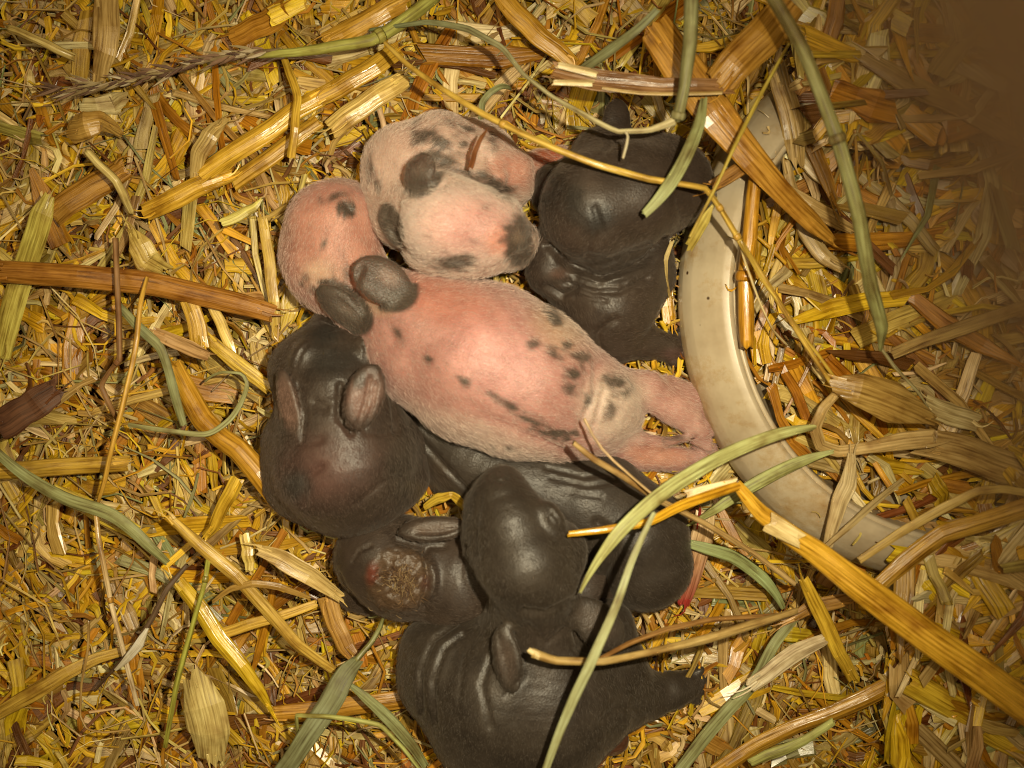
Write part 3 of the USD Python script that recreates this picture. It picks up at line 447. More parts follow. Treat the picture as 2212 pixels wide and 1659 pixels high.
GOLD = (0.58, 0.32, 0.014); AMBER = (0.40, 0.165, 0.009); TAN = (0.44, 0.29, 0.095); PALES = (0.68, 0.52, 0.24); YEL = (0.66, 0.42, 0.014); BRN = (0.17, 0.058, 0.011); DKR = (0.10, 0.028, 0.010)
TAILORED = []
hs = [100]
def hero(name, cat, label, pts, w, z, col, kind='strip', taper=(1, 1), curl=0.15, th=0.22, mat_=None, nodes=(), roll=0, n=None, ragged=0.3, ends=(), group=None, col2=None):
    """pts: picture positions; w: width in picture units (number or per point); z: height mm (number or per point)."""
    pts = np.asarray(pts, float); zs = np.broadcast_to(np.asarray(z, float), (len(pts),)); ws = np.broadcast_to(np.asarray(w, float), (len(pts),))
    P3 = np.array([at(u, v, zz) for (u, v), zz in zip(pts, zs)]); n = n or max(8, 5 * len(pts))
    if len(pts) == 2: P3 = np.array([P3[0], (P3[0] + P3[1]) / 2 + np.array([0, 0, 0.3]), P3[1]]); ws = np.array([ws[0], ws.mean(), ws[1]])
    path = spline(P3, n); hs[0] += 1; R = np.random.default_rng(hs[0])
    if cat != 'grass blade':
        tq_ = np.r_[0, np.cumsum(np.linalg.norm(np.diff(P3, axis=0), axis=1))]; tn = np.linspace(0, tq_[-1], n)
        path = 0.25 * path + 0.75 * np.stack([np.interp(tn, tq_, P3[:, d]) for d in range(3)], 1)
    tl = np.r_[0, np.cumsum(np.linalg.norm(np.diff(P3, axis=0), axis=1))]; t = np.linspace(0, tl[-1], n)
    hw = np.interp(t, tl, ws) * px(float(zs.mean())) / 2; q = t / tl[-1]
    hw = hw * (taper[0] + (1 - taper[0]) * np.clip(q / 0.35, 0, 1)) * (taper[1] + (1 - taper[1]) * np.clip((1 - q) / 0.35, 0, 1)) * (1 + 0.05 * np.interp(np.linspace(0, 1, n), np.linspace(0, 1, 5), R.normal(size=5)))
    path += np.stack([np.interp(np.linspace(0, 1, n), np.linspace(0, 1, 6), R.normal(0, 0.12, 6)) for _ in range(3)], 1) * min(1.0, hw.max())
    ht = hw * (1 + 0.0 * q) if kind == 'tube' else np.maximum(np.minimum(th, hw * 0.5), 0.05)
    V, F, st = sweep(path, hw, ht, kind, curl if kind != 'tube' else 0, roll, hs[0], ragged)
    if col[1] > col[0]: col = tuple(np.array(col) * (1.05, 0.93, 0.88))
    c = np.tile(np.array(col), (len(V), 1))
    if col2 is not None: tq = np.r_[np.repeat(q, (len(V) - 2) // n), 0, 1][:, None]; c = c * (1 - tq) + np.array(col2) * tq
    if kind == 'tube': c[-2:] *= 0.25  # dark cut ends: shade of the hollow put into the colour
    mm = mat_ or M_STRAW
    N = fnormals(V, F) if kind == 'tube' else None
    split = []
    if cat == 'straw' and kind != 'tube' and hw.mean() > 1.3:            # splinters torn off the cut ends
        for e, (i0, i1) in enumerate(((2, 0), (n - 3, n - 1))):
            T = path[i1] - path[i0]; T /= np.linalg.norm(T); sd = np.array([-T[1], T[0], 0])
            for _ in range(int(R.integers(1, 4))):
                p0 = path[i1] - T * R.uniform(1.0, 4.0) + sd * R.uniform(-0.8, 0.8) * hw[i1] + np.array([0, 0, 0.25]); L_ = R.uniform(3.0, 7.5)
                split.append(np.array([p0, p0 + T * L_ * 0.6 + sd * R.normal(0, 0.25), p0 + T * L_ + sd * R.normal(0, 0.9) + np.array([0, 0, R.uniform(-0.2, 0.9)])]))
    if not nodes and not ends and not split:
        return tag(put(None, name, V, F, mm, col=c, st=st, normals=N), label, cat, group)
    o = path[len(path) // 2]; t_ = thing(name, label, cat, group, loc=o)
    put(t_, 'stalk', V, F, mm, col=c, st=st, normals=N, origin=o)
    for qn in nodes:                                   # swollen joints
        i = qn * (n - 1); i0 = int(min(i, n - 2)); c0 = path[i0] + (i - i0) * (path[i0 + 1] - path[i0]); T = path[i0 + 1] - path[i0]; T /= np.linalg.norm(T)
        h0 = float(np.interp(i, np.arange(n), hw)); pp = c0 + T * np.linspace(-1, 1, 7)[:, None] * max(0.7, h0 * 0.7)
        prof_ = h0 * (1.06 + 0.28 * np.cos(np.linspace(-1.4, 1.4, 7)))
        V2, F2, s2 = sweep(pp, prof_, prof_ if kind == 'tube' else np.minimum(prof_, 0.6), 'tube', 0, 0, hs[0] + 1)
        put(t_, 'joint', V2, F2, mm, col=np.tile(np.array(col) * np.array([0.85, 0.75, 0.7]), (len(V2), 1)), st=s2, normals=fnormals(V2, F2), origin=o)
    for p3 in split:
        V2, F2, s2 = sweep(spline(p3, 5), np.linspace(R.uniform(0.2, 0.45), 0.06, 5), 0.1, 'strip', 0.1, R.uniform(-40, 40), hs[0] + 3, 0.5)
        put(t_, 'splinter', V2, F2, M_STRAW, col=np.tile(np.array(col) * R.uniform(0.8, 1.5), (len(V2), 1)), st=s2, origin=o)
    for (pp_, w_, z_, c_) in ends:                     # pale split ends
        p3 = spline(np.array([at(u, v, z_) for u, v in pp_]), 7); hw_ = np.linspace(1, 0.75, 7) * w_ * px(z_) / 2
        V2, F2, s2 = sweep(p3, hw_, 0.15, 'strip', 0.1, 0, hs[0] + 2, 0.6)
        put(t_, 'split_end', V2, F2, M_STRAW, col=np.tile(np.array(c_), (len(V2), 1)), st=s2, origin=o)
    return t_
H = hero; S_, K_, G_ = 'straw', 'hay stalk', 'grass blade'

# --- over the heap and the bowl
H('dry_straw', S_, 'long glossy golden straw bent at its tip, slanting from the heap to the corner', [(1592, 1048), (1640, 1105), (1700, 1150), (1760, 1190), (1860, 1268), (2000, 1372), (2130, 1462), (2290, 1580)], [26, 38, 50, 58, 66, 68, 70, 74], [34, 34, 34, 34, 35, 36, 37, 38], (0.70, 0.38, 0.03), curl=0.45, th=0.35, mat_=M_GLOSS, n=44, ends=[([(1485, 1070), (1590, 1042)], 26, 35, PALES), ([(1665, 1130), (1725, 1165)], 46, 35.6, (0.70, 0.52, 0.22))])
H('split_straw', S_, 'narrow shiny golden strip crossing a green blade above the dark rabbits', [(1228, 1152), (1300, 1145), (1400, 1128), (1480, 1090), (1592, 1050)], [12, 14, 17, 24, 22], [42, 42, 41, 38, 35.5], (0.72, 0.38, 0.02), curl=0.5, mat_=M_GLOSS, ragged=0.5)
H('dry_straw', S_, 'wide yellow straw with a torn shiny end below the long golden one', [(1972, 1475), (2080, 1540), (2160, 1590), (2280, 1660)], [56, 62, 62, 62], [22, 20, 19, 18], (0.62, 0.40, 0.03), curl=0.4, th=0.3, mat_=M_GLOSS, ragged=0.5)
H('green_hay', G_, 'broad pale green blade arching from the bowl rim down over the dark rabbits', [(1760, 922), (1690, 935), (1600, 968), (1500, 1022), (1400, 1092), (1330, 1160), (1252, 1282)], [12, 26, 30, 34, 32, 28, 6], [30, 32, 34, 38, 42, 44, 42], (0.40, 0.44, 0.17), mat_=M_HAY, curl=0.25, n=36)
H('green_hay', G_, 'straight grey green blade running down over the lowest rabbit', [(1412, 1105), (1372, 1195), (1330, 1310), (1285, 1410), (1240, 1505), (1205, 1590), (1172, 1675)], [10, 14, 17, 20, 22, 20, 16], [50, 51, 52, 52, 50, 47, 44], (0.34, 0.38, 0.19), mat_=M_HAY, curl=0.2, n=34)
H('green_hay', G_, 'short green blade lying across the bowl rim under the broad one', [(1800, 975), (1720, 1002), (1640, 1042), (1560, 1092), (1488, 1136)], [8, 26, 30, 22, 4], [25, 24, 23, 22, 18], (0.32, 0.37, 0.13), mat_=M_HAY, curl=0.2)
H('hay_stalk', K_, 'pale tan stalk with a broken end resting on the lowest rabbit', [(1148, 1412), (1200, 1428), (1300, 1428), (1420, 1402), (1530, 1378), (1640, 1345), (1720, 1320)], [20, 18, 18, 17, 20, 20, 16], [44, 43, 42, 38, 33, 28, 24], TAN, 'tube', mat_=M_HAY, ends=[([(1165, 1418), (1143, 1405)], 16, 44.5, PALES)])
H('hay_stalk', K_, 'thin brown stalk rising beside the pale tan one', [(1296, 1424), (1360, 1390), (1440, 1360), (1540, 1340), (1690, 1328)], [8, 11, 12, 12, 12], [42, 38, 34, 30, 24], (0.30, 0.15, 0.04), 'tube', mat_=M_HAY)
H('hay_stalk', K_, 'forked dry stalk lying from the pink rabbit to the golden straw', [(1238, 955), (1280, 990), (1340, 1025), (1420, 1078), (1520, 1128), (1620, 1190), (1716, 1262)], [10, 13, 13, 14, 14, 14, 12], [42, 41, 38, 33, 27, 23, 20], (0.44, 0.28, 0.10), 'tube', mat_=M_HAY, ends=[([(1262, 905), (1305, 975), (1345, 1012), (1412, 1070)], 7, 39, (0.44, 0.28, 0.10))])
H('hay_stalk', K_, 'long jointed yellow stalk crossing above the upper rabbits to the bowl', [(832, 92), (880, 140), (950, 190), (1040, 246), (1120, 286), (1200, 322), (1290, 356), (1400, 386), (1480, 398), (1522, 406), (1552, 445), (1598, 520), (1680, 645), (1745, 750), (1812, 852)], [10, 12, 13, 15, 14, 14, 14, 14, 12, 12, 12, 14, 13, 12, 10], [26, 30, 34, 38, 41, 42, 42, 41, 40, 39, 37, 34, 32, 30, 26], (0.62, 0.40, 0.07), 'tube', n=70, nodes=(0.27, 0.635, 0.69))
H('hay_stalk', K_, 'thin yellow stalk beside the jointed one, ending on the bowl straw', [(1600, 520), (1650, 610), (1710, 690), (1770, 770), (1812, 830)], 8, [35, 33, 31, 29, 26], (0.60, 0.40, 0.06), 'tube')
H('hay_stalk', K_, 'thin pale fibre hanging from the jointed yellow stalk over the rim', [(1592, 500), (1608, 560), (1640, 650), (1668, 712), (1700, 745)], 5, [35, 31, 28, 26, 22], PALES, 'tube')
H('hay_stalk', K_, 'thin yellow green stalk standing over the bowl rim near its top', [(1702, 95), (1650, 190), (1590, 310), (1535, 425), (1490, 512)], [6, 9, 9, 8, 5], [34, 38, 40, 40, 40], (0.52, 0.38, 0.06), 'tube')
H('hay_stalk', K_, 'small yellow husk tuft by the dark rabbit and the rim', [(1545, 435), (1520, 480), (1490, 530)], [10, 24, 20], [36, 34, 30], (0.52, 0.40, 0.08), mat_=M_HAY, taper=(0.3, 1), ragged=1.2)
H('green_hay', G_, 'green blade lying on the dark rabbit beside the bowl', [(1522, 212), (1512, 260), (1490, 322), (1445, 402), (1392, 462)], [14, 28, 30, 28, 18], [38, 40, 42, 43, 42], (0.30, 0.35, 0.15), mat_=M_HAY, curl=0.2)
H('green_hay', 'grass stem', 'upright grey green stem entering at the top edge near the bowl', [(1492, -25), (1492, 90), (1478, 190), (1462, 258)], [34, 30, 27, 26], [48, 47, 45, 43], (0.27, 0.29, 0.13), 'tube', mat_=M_HAY, nodes=(0.97,))
H('hay_stalk', K_, 'bent stalk, grey green then cream, arching above the spotted rabbits', [(1458, 262), (1400, 282), (1335, 284), (1270, 252), (1190, 208), (1130, 160), (1085, 102), (1010, 62), (920, 48), (800, 64)], [18, 12, 10, 11, 9, 10, 14, 15, 12, 8], [43, 42, 42, 40, 36, 32, 28, 26, 22, 18], (0.60, 0.50, 0.26), 'tube', mat_=M_HAY, col2=(0.16, 0.19, 0.09), n=50)
H('split_straw', S_, 'split brown straw with a pale frayed end above the upper dark rabbit', [(1205, 158), (1290, 178), (1420, 188), (1500, 186), (1582, 190)], [44, 46, 40, 36, 30], [34, 35, 36, 36, 35], (0.30, 0.15, 0.055), curl=-0.5, ragged=0.8, ends=[([(1290, 160), (1205, 140)], 20, 36, PALES), ([(1280, 180), (1195, 178)], 16, 36.4, PALES), ([(1560, 200), (1420, 203), (1300, 190)], 9, 37, TAN)])
H('split_straw', S_, 'wide amber straw strip leaning on the bowl rim', [(1415, 55), (1480, 150), (1546, 240), (1626, 340), (1690, 412), (1760, 482), (1800, 520)], [80, 84, 80, 66, 50, 44, 20], [30, 32, 33, 31, 28, 24, 20], (0.50, 0.24, 0.03), curl=0.2, th=0.25)
H('split_straw', S_, 'amber strip folded across the wide leaning one', [(1712, 5), (1650, 75), (1590, 135), (1552, 182)], [70, 84, 80, 64], [37, 38, 38, 36], (0.44, 0.22, 0.03), curl=0.3)
H('green_hay', 'grass stem', 'thick green jointed stem standing out over the bowl', [(1664, -12), (1728, 96), (1782, 228), (1812, 308), (1826, 358), (1848, 452), (1882, 620), (1906, 705), (1903, 752)], [28, 29, 29, 30, 30, 32, 34, 28, 8], [58, 58, 56, 55, 54, 52, 46, 40, 36], (0.27, 0.23, 0.08), 'tube', mat_=M_HAY, nodes=(0.385,), n=60, col2=(0.36, 0.36, 0.13))
H('hay_stalk', K_, 'thin pale tip trailing from the green stem into the bowl straw', [(1902, 750), (1930, 790), (1980, 842), (2012, 895)], [8, 8, 7, 4], [36, 30, 24, 18], (0.55, 0.47, 0.22), 'tube')
H('dry_straw', S_, 'glossy amber straw tube lying along the inside of the rim', [(1636, 345), (1622, 480), (1611, 600), (1612, 680), (1613, 752)], [30, 32, 33, 36, 28], [25, 24, 23.5, 22.5, 22], (0.60, 0.29, 0.02), 'tube', mat_=M_GLOSS, nodes=(0.62,), ragged=0.4)
H('split_straw', S_, 'short brown strip bridging the rim at the top of the amber tube', [(1538, 402), (1590, 370), (1648, 345)], [26, 34, 24], [28, 28, 27], (0.34, 0.16, 0.03))
H('split_straw', S_, 'broad flat tan husk plate lying inside the bowl', [(1802, 828), (1860, 840), (1940, 872), (2022, 908)], [40, 84, 92, 24], [28, 29, 27, 22], (0.42, 0.25, 0.06), curl=0.25, th=0.2)
H('split_straw', S_, 'curled tan husk strip looping at the bowl rim', [(1806, 850), (1780, 880), (1762, 925), (1775, 962), (1815, 975), (1880, 966), (1950, 952), (2020, 945)], [18, 22, 26, 26, 24, 24, 40, 44], [26, 27, 26, 25, 24, 24, 24, 24], (0.50, 0.33, 0.12), curl=0.3, n=36)
H('split_straw', S_, 'pale flat strip lying upright across the lower rim', [(1838, 982), (1832, 1050), (1815, 1085), (1788, 1180)], [18, 44, 36, 24], [25, 24, 24, 22], (0.54, 0.40, 0.19), mat_=M_HAY, curl=0.1)
H('hay_stalk', K_, 'grey tan stalk leaning on the lower rim behind the pale strip', [(1768, 1196), (1830, 1140), (1890, 1085), (1950, 1035)], [10, 16, 16, 10], [24, 26, 25, 22], (0.42, 0.30, 0.12), mat_=M_HAY)
H('hay_stalk', K_, 'long tan stalk bending over the lower rim', [(1858, 1214), (1945, 1152), (2040, 1098), (2115, 1062), (2165, 1058), (2240, 1070)], [16, 22, 22, 20, 18, 16], [28, 30, 32, 33, 33, 32], (0.48, 0.32, 0.09), curl=0.3, mat_=M_HAY)
H('dry_straw', S_, 'thick amber straw passing under the long golden one', [(1890, 1275), (1960, 1212), (2040, 1155), (2120, 1130), (2260, 1085)], [32, 40, 42, 42, 42], [26, 27, 28, 29, 30], (0.46, 0.25, 0.03), curl=0.45)
H('hay_stalk', K_, 'straight tan stalk emerging below the long golden straw', [(2010, 1352), (2080, 1315), (2150, 1278), (2250, 1228)], 16, [18, 19, 20, 21], (0.48, 0.31, 0.09), 'tube')
H('dry_straw', S_, 'amber straw slanting along the bottom edge', [(1545, 1672), (1640, 1612), (1722, 1570), (1806, 1538), (1880, 1505), (1945, 1474)], [34, 36, 36, 38, 40, 38], [10, 11, 12, 13, 14, 14], (0.46, 0.24, 0.025), curl=0.5, mat_=M_GLOSS)
H('green_hay', G_, 'grey green blade rising from the bottom edge toward the bowl', [(1466, 1668), (1520, 1602), (1560, 1555), (1628, 1478), (1672, 1392), (1708, 1345), (1760, 1290)], [28, 30, 30, 28, 26, 20, 8], [12, 13, 14, 15, 16, 16, 15], (0.27, 0.31, 0.14), mat_=M_HAY)
H('split_straw', S_, 'whitish woody strip beside the grey green blade', [(1622, 1482), (1680, 1440), (1722, 1410), (1785, 1380)], [30, 38, 40, 26], [19, 20, 20, 19], (0.62, 0.50, 0.30), mat_=M_HAY, ragged=0.5)
H('split_straw', S_, 'yellow strip folding down from the golden straw', [(1738, 1252), (1765, 1305), (1790, 1360), (1812, 1412), (1845, 1465)], [22, 32, 34, 34, 24], [24, 22, 20, 18, 14], (0.64, 0.40, 0.035), mat_=M_GLOSS, curl=0.3)
H('green_hay', G_, 'green blade curving out beside the woolly bottom rabbits', [(1466, 1170), (1530, 1186), (1598, 1212), (1650, 1252), (1692, 1312)], [14, 28, 28, 26, 12], [14, 14, 13, 12, 10], (0.25, 0.32, 0.13), mat_=M_HAY)
H('split_straw', S_, 'cream husk with a dark red base beside the dark rabbits', [(1478, 1305), (1494, 1250), (1512, 1190), (1524, 1112)], [30, 46, 54, 44], [8, 10, 11, 12], (0.30, 0.03, 0.02), curl=0.4, col2=(0.72, 0.52, 0.26), n=12)
H('green_hay', G_, 'green husk at the bottom edge under the amber straw', [(1620, 1650), (1680, 1625), (1735, 1602), (1800, 1558)], [20, 26, 22, 18], [15, 16, 16, 16], (0.38, 0.42, 0.13), mat_=M_HAY, curl=0.4)
H('split_straw', S_, 'brown strip crossing the cream husk and green blade', [(1690, 1345), (1760, 1312), (1812, 1300), (1850, 1290)], [16, 34, 34, 16], 17, (0.33, 0.17, 0.035))
# --- shaded right side
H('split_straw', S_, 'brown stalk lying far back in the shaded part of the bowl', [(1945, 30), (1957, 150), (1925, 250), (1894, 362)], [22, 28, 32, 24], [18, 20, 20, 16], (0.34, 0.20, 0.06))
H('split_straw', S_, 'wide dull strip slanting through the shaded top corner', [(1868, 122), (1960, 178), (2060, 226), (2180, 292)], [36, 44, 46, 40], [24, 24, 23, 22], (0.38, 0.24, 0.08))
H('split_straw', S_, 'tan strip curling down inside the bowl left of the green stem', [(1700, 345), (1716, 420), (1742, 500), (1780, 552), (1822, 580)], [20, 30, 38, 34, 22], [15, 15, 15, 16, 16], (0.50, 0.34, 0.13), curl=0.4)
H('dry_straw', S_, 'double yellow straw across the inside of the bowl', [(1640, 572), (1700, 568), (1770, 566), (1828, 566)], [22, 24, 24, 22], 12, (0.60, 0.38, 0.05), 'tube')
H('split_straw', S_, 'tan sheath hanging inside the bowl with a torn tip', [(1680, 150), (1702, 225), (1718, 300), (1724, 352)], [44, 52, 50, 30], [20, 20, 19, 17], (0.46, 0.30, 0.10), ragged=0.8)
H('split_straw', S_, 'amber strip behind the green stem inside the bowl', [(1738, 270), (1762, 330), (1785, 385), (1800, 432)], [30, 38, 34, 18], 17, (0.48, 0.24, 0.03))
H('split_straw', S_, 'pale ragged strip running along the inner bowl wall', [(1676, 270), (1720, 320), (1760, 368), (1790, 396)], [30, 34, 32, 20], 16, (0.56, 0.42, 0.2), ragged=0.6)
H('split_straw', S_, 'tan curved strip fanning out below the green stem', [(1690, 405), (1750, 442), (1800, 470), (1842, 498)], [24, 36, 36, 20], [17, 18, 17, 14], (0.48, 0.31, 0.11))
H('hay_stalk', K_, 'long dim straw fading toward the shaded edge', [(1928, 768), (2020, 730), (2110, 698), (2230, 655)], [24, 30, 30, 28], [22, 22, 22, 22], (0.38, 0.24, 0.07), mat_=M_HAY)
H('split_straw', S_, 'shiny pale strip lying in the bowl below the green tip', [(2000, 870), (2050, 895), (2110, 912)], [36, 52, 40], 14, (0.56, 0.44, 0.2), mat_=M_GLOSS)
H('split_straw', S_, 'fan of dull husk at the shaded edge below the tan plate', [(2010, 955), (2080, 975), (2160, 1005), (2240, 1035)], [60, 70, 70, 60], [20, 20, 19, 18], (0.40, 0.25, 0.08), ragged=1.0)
H('hay_stalk', K_, 'thin amber stalk upright inside the bowl', [(1846, 280), (1850, 330), (1852, 400)], 7, [24, 22, 18], (0.50, 0.27, 0.05), 'tube')
H('hay_stalk', K_, 'thin arched stalk over the straw inside the bowl', [(1800, 400), (1850, 285), (1905, 350), (1925, 420)], 7, [16, 26, 22, 14], (0.40, 0.28, 0.09), 'tube')
H('split_straw', S_, 'flat amber strip at the bottom right of the golden straw', [(1990, 1408), (2060, 1440), (2120, 1478)], [30, 36, 28], 12, (0.44, 0.23, 0.04))
H('split_straw', S_, 'pale torn strip below the thick amber straw', [(2080, 1335), (2130, 1310), (2185, 1290)], [24, 32, 28], 14, PALES, ragged=0.6)
H('split_straw', S_, 'short yellow split piece beside the pale torn strip', [(2082, 1380), (2140, 1350), (2200, 1322)], [24, 30, 30], 13, (0.58, 0.39, 0.06), ragged=0.6)
# --- top left
H('split_straw', S_, 'broad tan sheath standing down from the top edge', [(228, -15), (226, 60), (222, 110), (212, 180)], [50, 62, 58, 30], [12, 14, 14, 8], (0.48, 0.31, 0.10))
H('dry_straw', S_, 'amber straw with a bright yellow cut end near the top edge', [(500, 82), (545, 58), (590, 32), (612, 15)], [50, 54, 54, 46], [10, 12, 14, 16], (0.44, 0.20, 0.02), mat_=M_GLOSS, curl=0.3, ends=[([(588, 34), (655, 4)], 44, 16, (0.80, 0.54, 0.02))])
H('dry_straw', S_, 'amber straw meeting the green seed stem at the top edge', [(704, 90), (760, 58), (820, 26), (872, -4)], [44, 50, 48, 46], [14, 16, 17, 18], (0.52, 0.28, 0.03), 'strip', mat_=M_GLOSS, curl=0.4)
H('dry_straw', S_, 'long golden ribbed straw in the upper part of the bedding', [(432, 374), (500, 328), (560, 290), (625, 245), (695, 205)], [44, 46, 46, 44, 40], [12, 13, 13, 12, 11], (0.64, 0.37, 0.03), mat_=M_GLOSS, curl=0.5, nodes=())
H('dry_straw', S_, 'golden straw continuing toward the top behind the spotted rabbit', [(690, 210), (750, 175), (810, 140), (860, 105)], [40, 46, 44, 40], [11, 12, 12, 10], (0.58, 0.33, 0.03), mat_=M_GLOSS, curl=0.4)
H('dry_straw', S_, 'glossy split straw under the long golden one', [(310, 458), (370, 428), (430, 398), (500, 375)], [36, 44, 44, 30], [10, 12, 12, 10], (0.60, 0.34, 0.03), mat_=M_GLOSS, curl=0.5)
H('dry_straw', S_, 'yellow straw beneath the ribbed golden one', [(500, 395), (570, 345), (640, 295), (690, 258)], [36, 38, 38, 34], [8, 9, 9, 8], (0.56, 0.32, 0.03), mat_=M_GLOSS, curl=0.4)
H('dry_straw', S_, 'bright ribbed straw just above the spotted rabbit', [(712, 276), (760, 240), (812, 205), (876, 166)], [46, 48, 46, 40], [14, 15, 15, 13], (0.74, 0.52, 0.15), mat_=M_GLOSS, curl=0.4)
H('split_straw', S_, 'split tan husk with a white tip in the upper left bedding', [(418, 388), (428, 330), (450, 290), (488, 258)], [16, 40, 42, 14], [10, 14, 15, 12], (0.50, 0.34, 0.11), curl=0.35)
H('split_straw', S_, 'slim yellow straw standing upright with white glints', [(614, 128), (632, 170), (644, 214), (636, 280), (628, 340)], [14, 18, 18, 20, 18], [12, 15, 17, 18, 16], (0.62, 0.38, 0.04), mat_=M_GLOSS, curl=0.4)
H('dry_straw', S_, 'bent pale straw forming a V in the left bedding', [(190, 328), (220, 358), (252, 392), (268, 425), (283, 460)], [18, 18, 18, 18, 14], [17, 17, 16, 14, 10], (0.58, 0.44, 0.15), 'tube')
H('split_straw', S_, 'wide yellow green blade slanting at the left edge', [(106, 424), (88, 462), (70, 520), (45, 600), (20, 690), (2, 770)], [22, 50, 54, 52, 50, 46], [16, 16, 14, 10, 8, 6], (0.52, 0.42, 0.08), curl=0.1)
H('green_hay', 'grass stem', 'bright green jointed stem of the seed head at the top edge', [(940, -8), (885, 36), (842, 66), (806, 86), (768, 94), (690, 106), (605, 114), (555, 122)], [30, 30, 28, 26, 26, 24, 18, 10], [16, 18, 19, 20, 20, 20, 19, 18], (0.34, 0.36, 0.08), 'tube', mat_=M_HAY, nodes=(0.36,))
H('split_straw', S_, 'long amber brown straw lying across the left bedding', [(-12, 584), (80, 590), (170, 596), (312, 610), (370, 622), (430, 636), (510, 654), (588, 676)], [46, 50, 50, 48, 46, 46, 46, 40], [13, 14, 15, 15, 15, 15, 15, 14], (0.36, 0.15, 0.02), curl=0.35, n=30, th=0.3)
H('split_straw', S_, 'dark red brown strip at the left edge', [(-12, 925), (40, 895), (80, 868), (122, 842)], [64, 66, 62, 50], [11, 11, 11, 9], (0.11, 0.042, 0.016), curl=0.1, mat_=M_HAY, ragged=0.5)
H('split_straw', S_, 'flat ochre straw reaching in from the left edge', [(-10, 1018), (90, 1012), (180, 1006), (276, 1000)], [36, 38, 36, 32], 11, (0.50, 0.30, 0.035), curl=0.3)
H('hay_stalk', K_, 'crooked brown twig running down the left bedding', [(250, 515), (252, 600), (256, 700), (258, 776), (238, 800), (219, 832), (236, 872), (256, 910)], [14, 13, 13, 12, 10, 12, 12, 8], [18, 19, 20, 20, 19, 18, 17, 14], (0.26, 0.13, 0.045), 'tube', mat_=M_HAY, nodes=(0.63,))
H('hay_stalk', K_, 'long thin golden stalk running down past the crooked twig', [(318, 600), (303, 655), (294, 740), (268, 862), (244, 960), (228, 1035), (208, 1095)], [8, 11, 12, 12, 12, 12, 8], [18, 21, 22, 22, 22, 21, 18], (0.56, 0.31, 0.045), 'tube', n=30)
H('green_hay', G_, 'grey green folded blade left of the two eared rabbit', [(254, 658), (312, 718), (348, 758), (362, 800), (372, 838), (396, 920)], [16, 22, 22, 20, 22, 18], [18, 19, 19, 18, 17, 14], (0.24, 0.27, 0.12), mat_=M_HAY, curl=0.3)
H('green_hay', G_, 'green blade curled into a loop at the left of the heap', [(278, 918), (356, 930), (440, 940), (490, 912), (522, 865), (534, 830), (520, 808), (488, 806), (444, 826)], [9, 11, 12, 12, 11, 9, 7, 6, 4], [17, 18, 18, 18, 19, 20, 20, 19, 15], (0.28, 0.30, 0.13), mat_=M_HAY, n=44, curl=0.2)
H('dry_straw', S_, 'stout amber straw ending at the two eared dark rabbit', [(372, 788), (402, 850), (435, 905), (475, 945), (512, 972), (560, 1030), (602, 1090)], [44, 48, 50, 48, 48, 48, 44], [13, 14, 15, 16, 17, 17, 16], (0.50, 0.25, 0.02), 'strip', mat_=M_GLOSS, curl=0.5, th=0.4, nodes=())
H('split_straw', S_, 'yellow amber strip above the stout amber straw', [(408, 650), (424, 705), (432, 752)], [38, 44, 40], 14, (0.54, 0.31, 0.03), mat_=M_GLOSS)
H('split_straw', S_, 'flat yellow strip pointing at the rabbit ear', [(452, 735), (510, 782), (548, 812), (582, 842)], [28, 34, 32, 24], 13, (0.60, 0.39, 0.04), mat_=M_GLOSS)
H('split_straw', S_, 'bright pale straw piece beside the amber brown straw', [(452, 650), (478, 702), (502, 765)], [20, 26, 22], 12, (0.66, 0.45, 0.10), mat_=M_GLOSS)
H('split_straw', S_, 'split tan brown stub with a dark slot in the left bedding', [(335, 718), (375, 738), (412, 752), (448, 768)], [24, 32, 32, 22], 18, (0.42, 0.24, 0.09), curl=-0.4, mat_=M_HAY)
H('split_straw', S_, 'vertical pale yellow straw above the amber brown one', [(566, 470), (580, 560), (590, 650), (595, 700)], [22, 28, 28, 24], [11, 11, 11, 10], (0.58, 0.38, 0.06), mat_=M_GLOSS)
# --- bottom left
H('green_hay', G_, 'long grey green blade across the lower left bedding', [(-10, 975), (70, 1038), (150, 1080), (234, 1108), (312, 1172), (362, 1216)], [20, 26, 26, 28, 26, 16], [18, 19, 20, 20, 19, 16], (0.28, 0.28, 0.11), mat_=M_HAY, curl=0.3)
H('split_straw', S_, 'yellow straw under the long grey green blade', [(115, 1055), (175, 1088), (240, 1122), (292, 1152)], [26, 36, 38, 34], 12, (0.60, 0.42, 0.04), mat_=M_GLOSS)
H('dry_straw', S_, 'long straight golden strip across the lower left', [(362, 1118), (430, 1180), (507, 1244), (580, 1325), (642, 1392), (720, 1450)], [16, 28, 30, 28, 26, 18], [21, 21, 20, 18, 16, 12], (0.56, 0.35, 0.06), curl=0.5)
H('split_straw', S_, 'shiny yellow pointed straw below the golden strip', [(386, 1260), (430, 1318), (470, 1378), (520, 1442), (560, 1495), (592, 1545)], [28, 36, 38, 34, 26, 6], [15, 16, 16, 16, 15, 12], (0.66, 0.43, 0.02), mat_=M_GLOSS, curl=0.5)
H('hay_stalk', K_, 'thin upright green gold stem in the lower left', [(452, 1200), (444, 1250), (424, 1320), (405, 1390), (382, 1480), (356, 1612)], [12, 11, 11, 12, 12, 10], [19, 22, 22, 21, 20, 16], (0.34, 0.32, 0.05), 'tube', nodes=(0.12,))
H('split_straw', S_, 'pale split straw pointing at the woolly cheeked rabbit', [(562, 1186), (618, 1212), (670, 1242), (734, 1288)], [24, 40, 42, 24], [17, 17, 16, 12], (0.60, 0.42, 0.15), curl=-0.3, ragged=0.6)
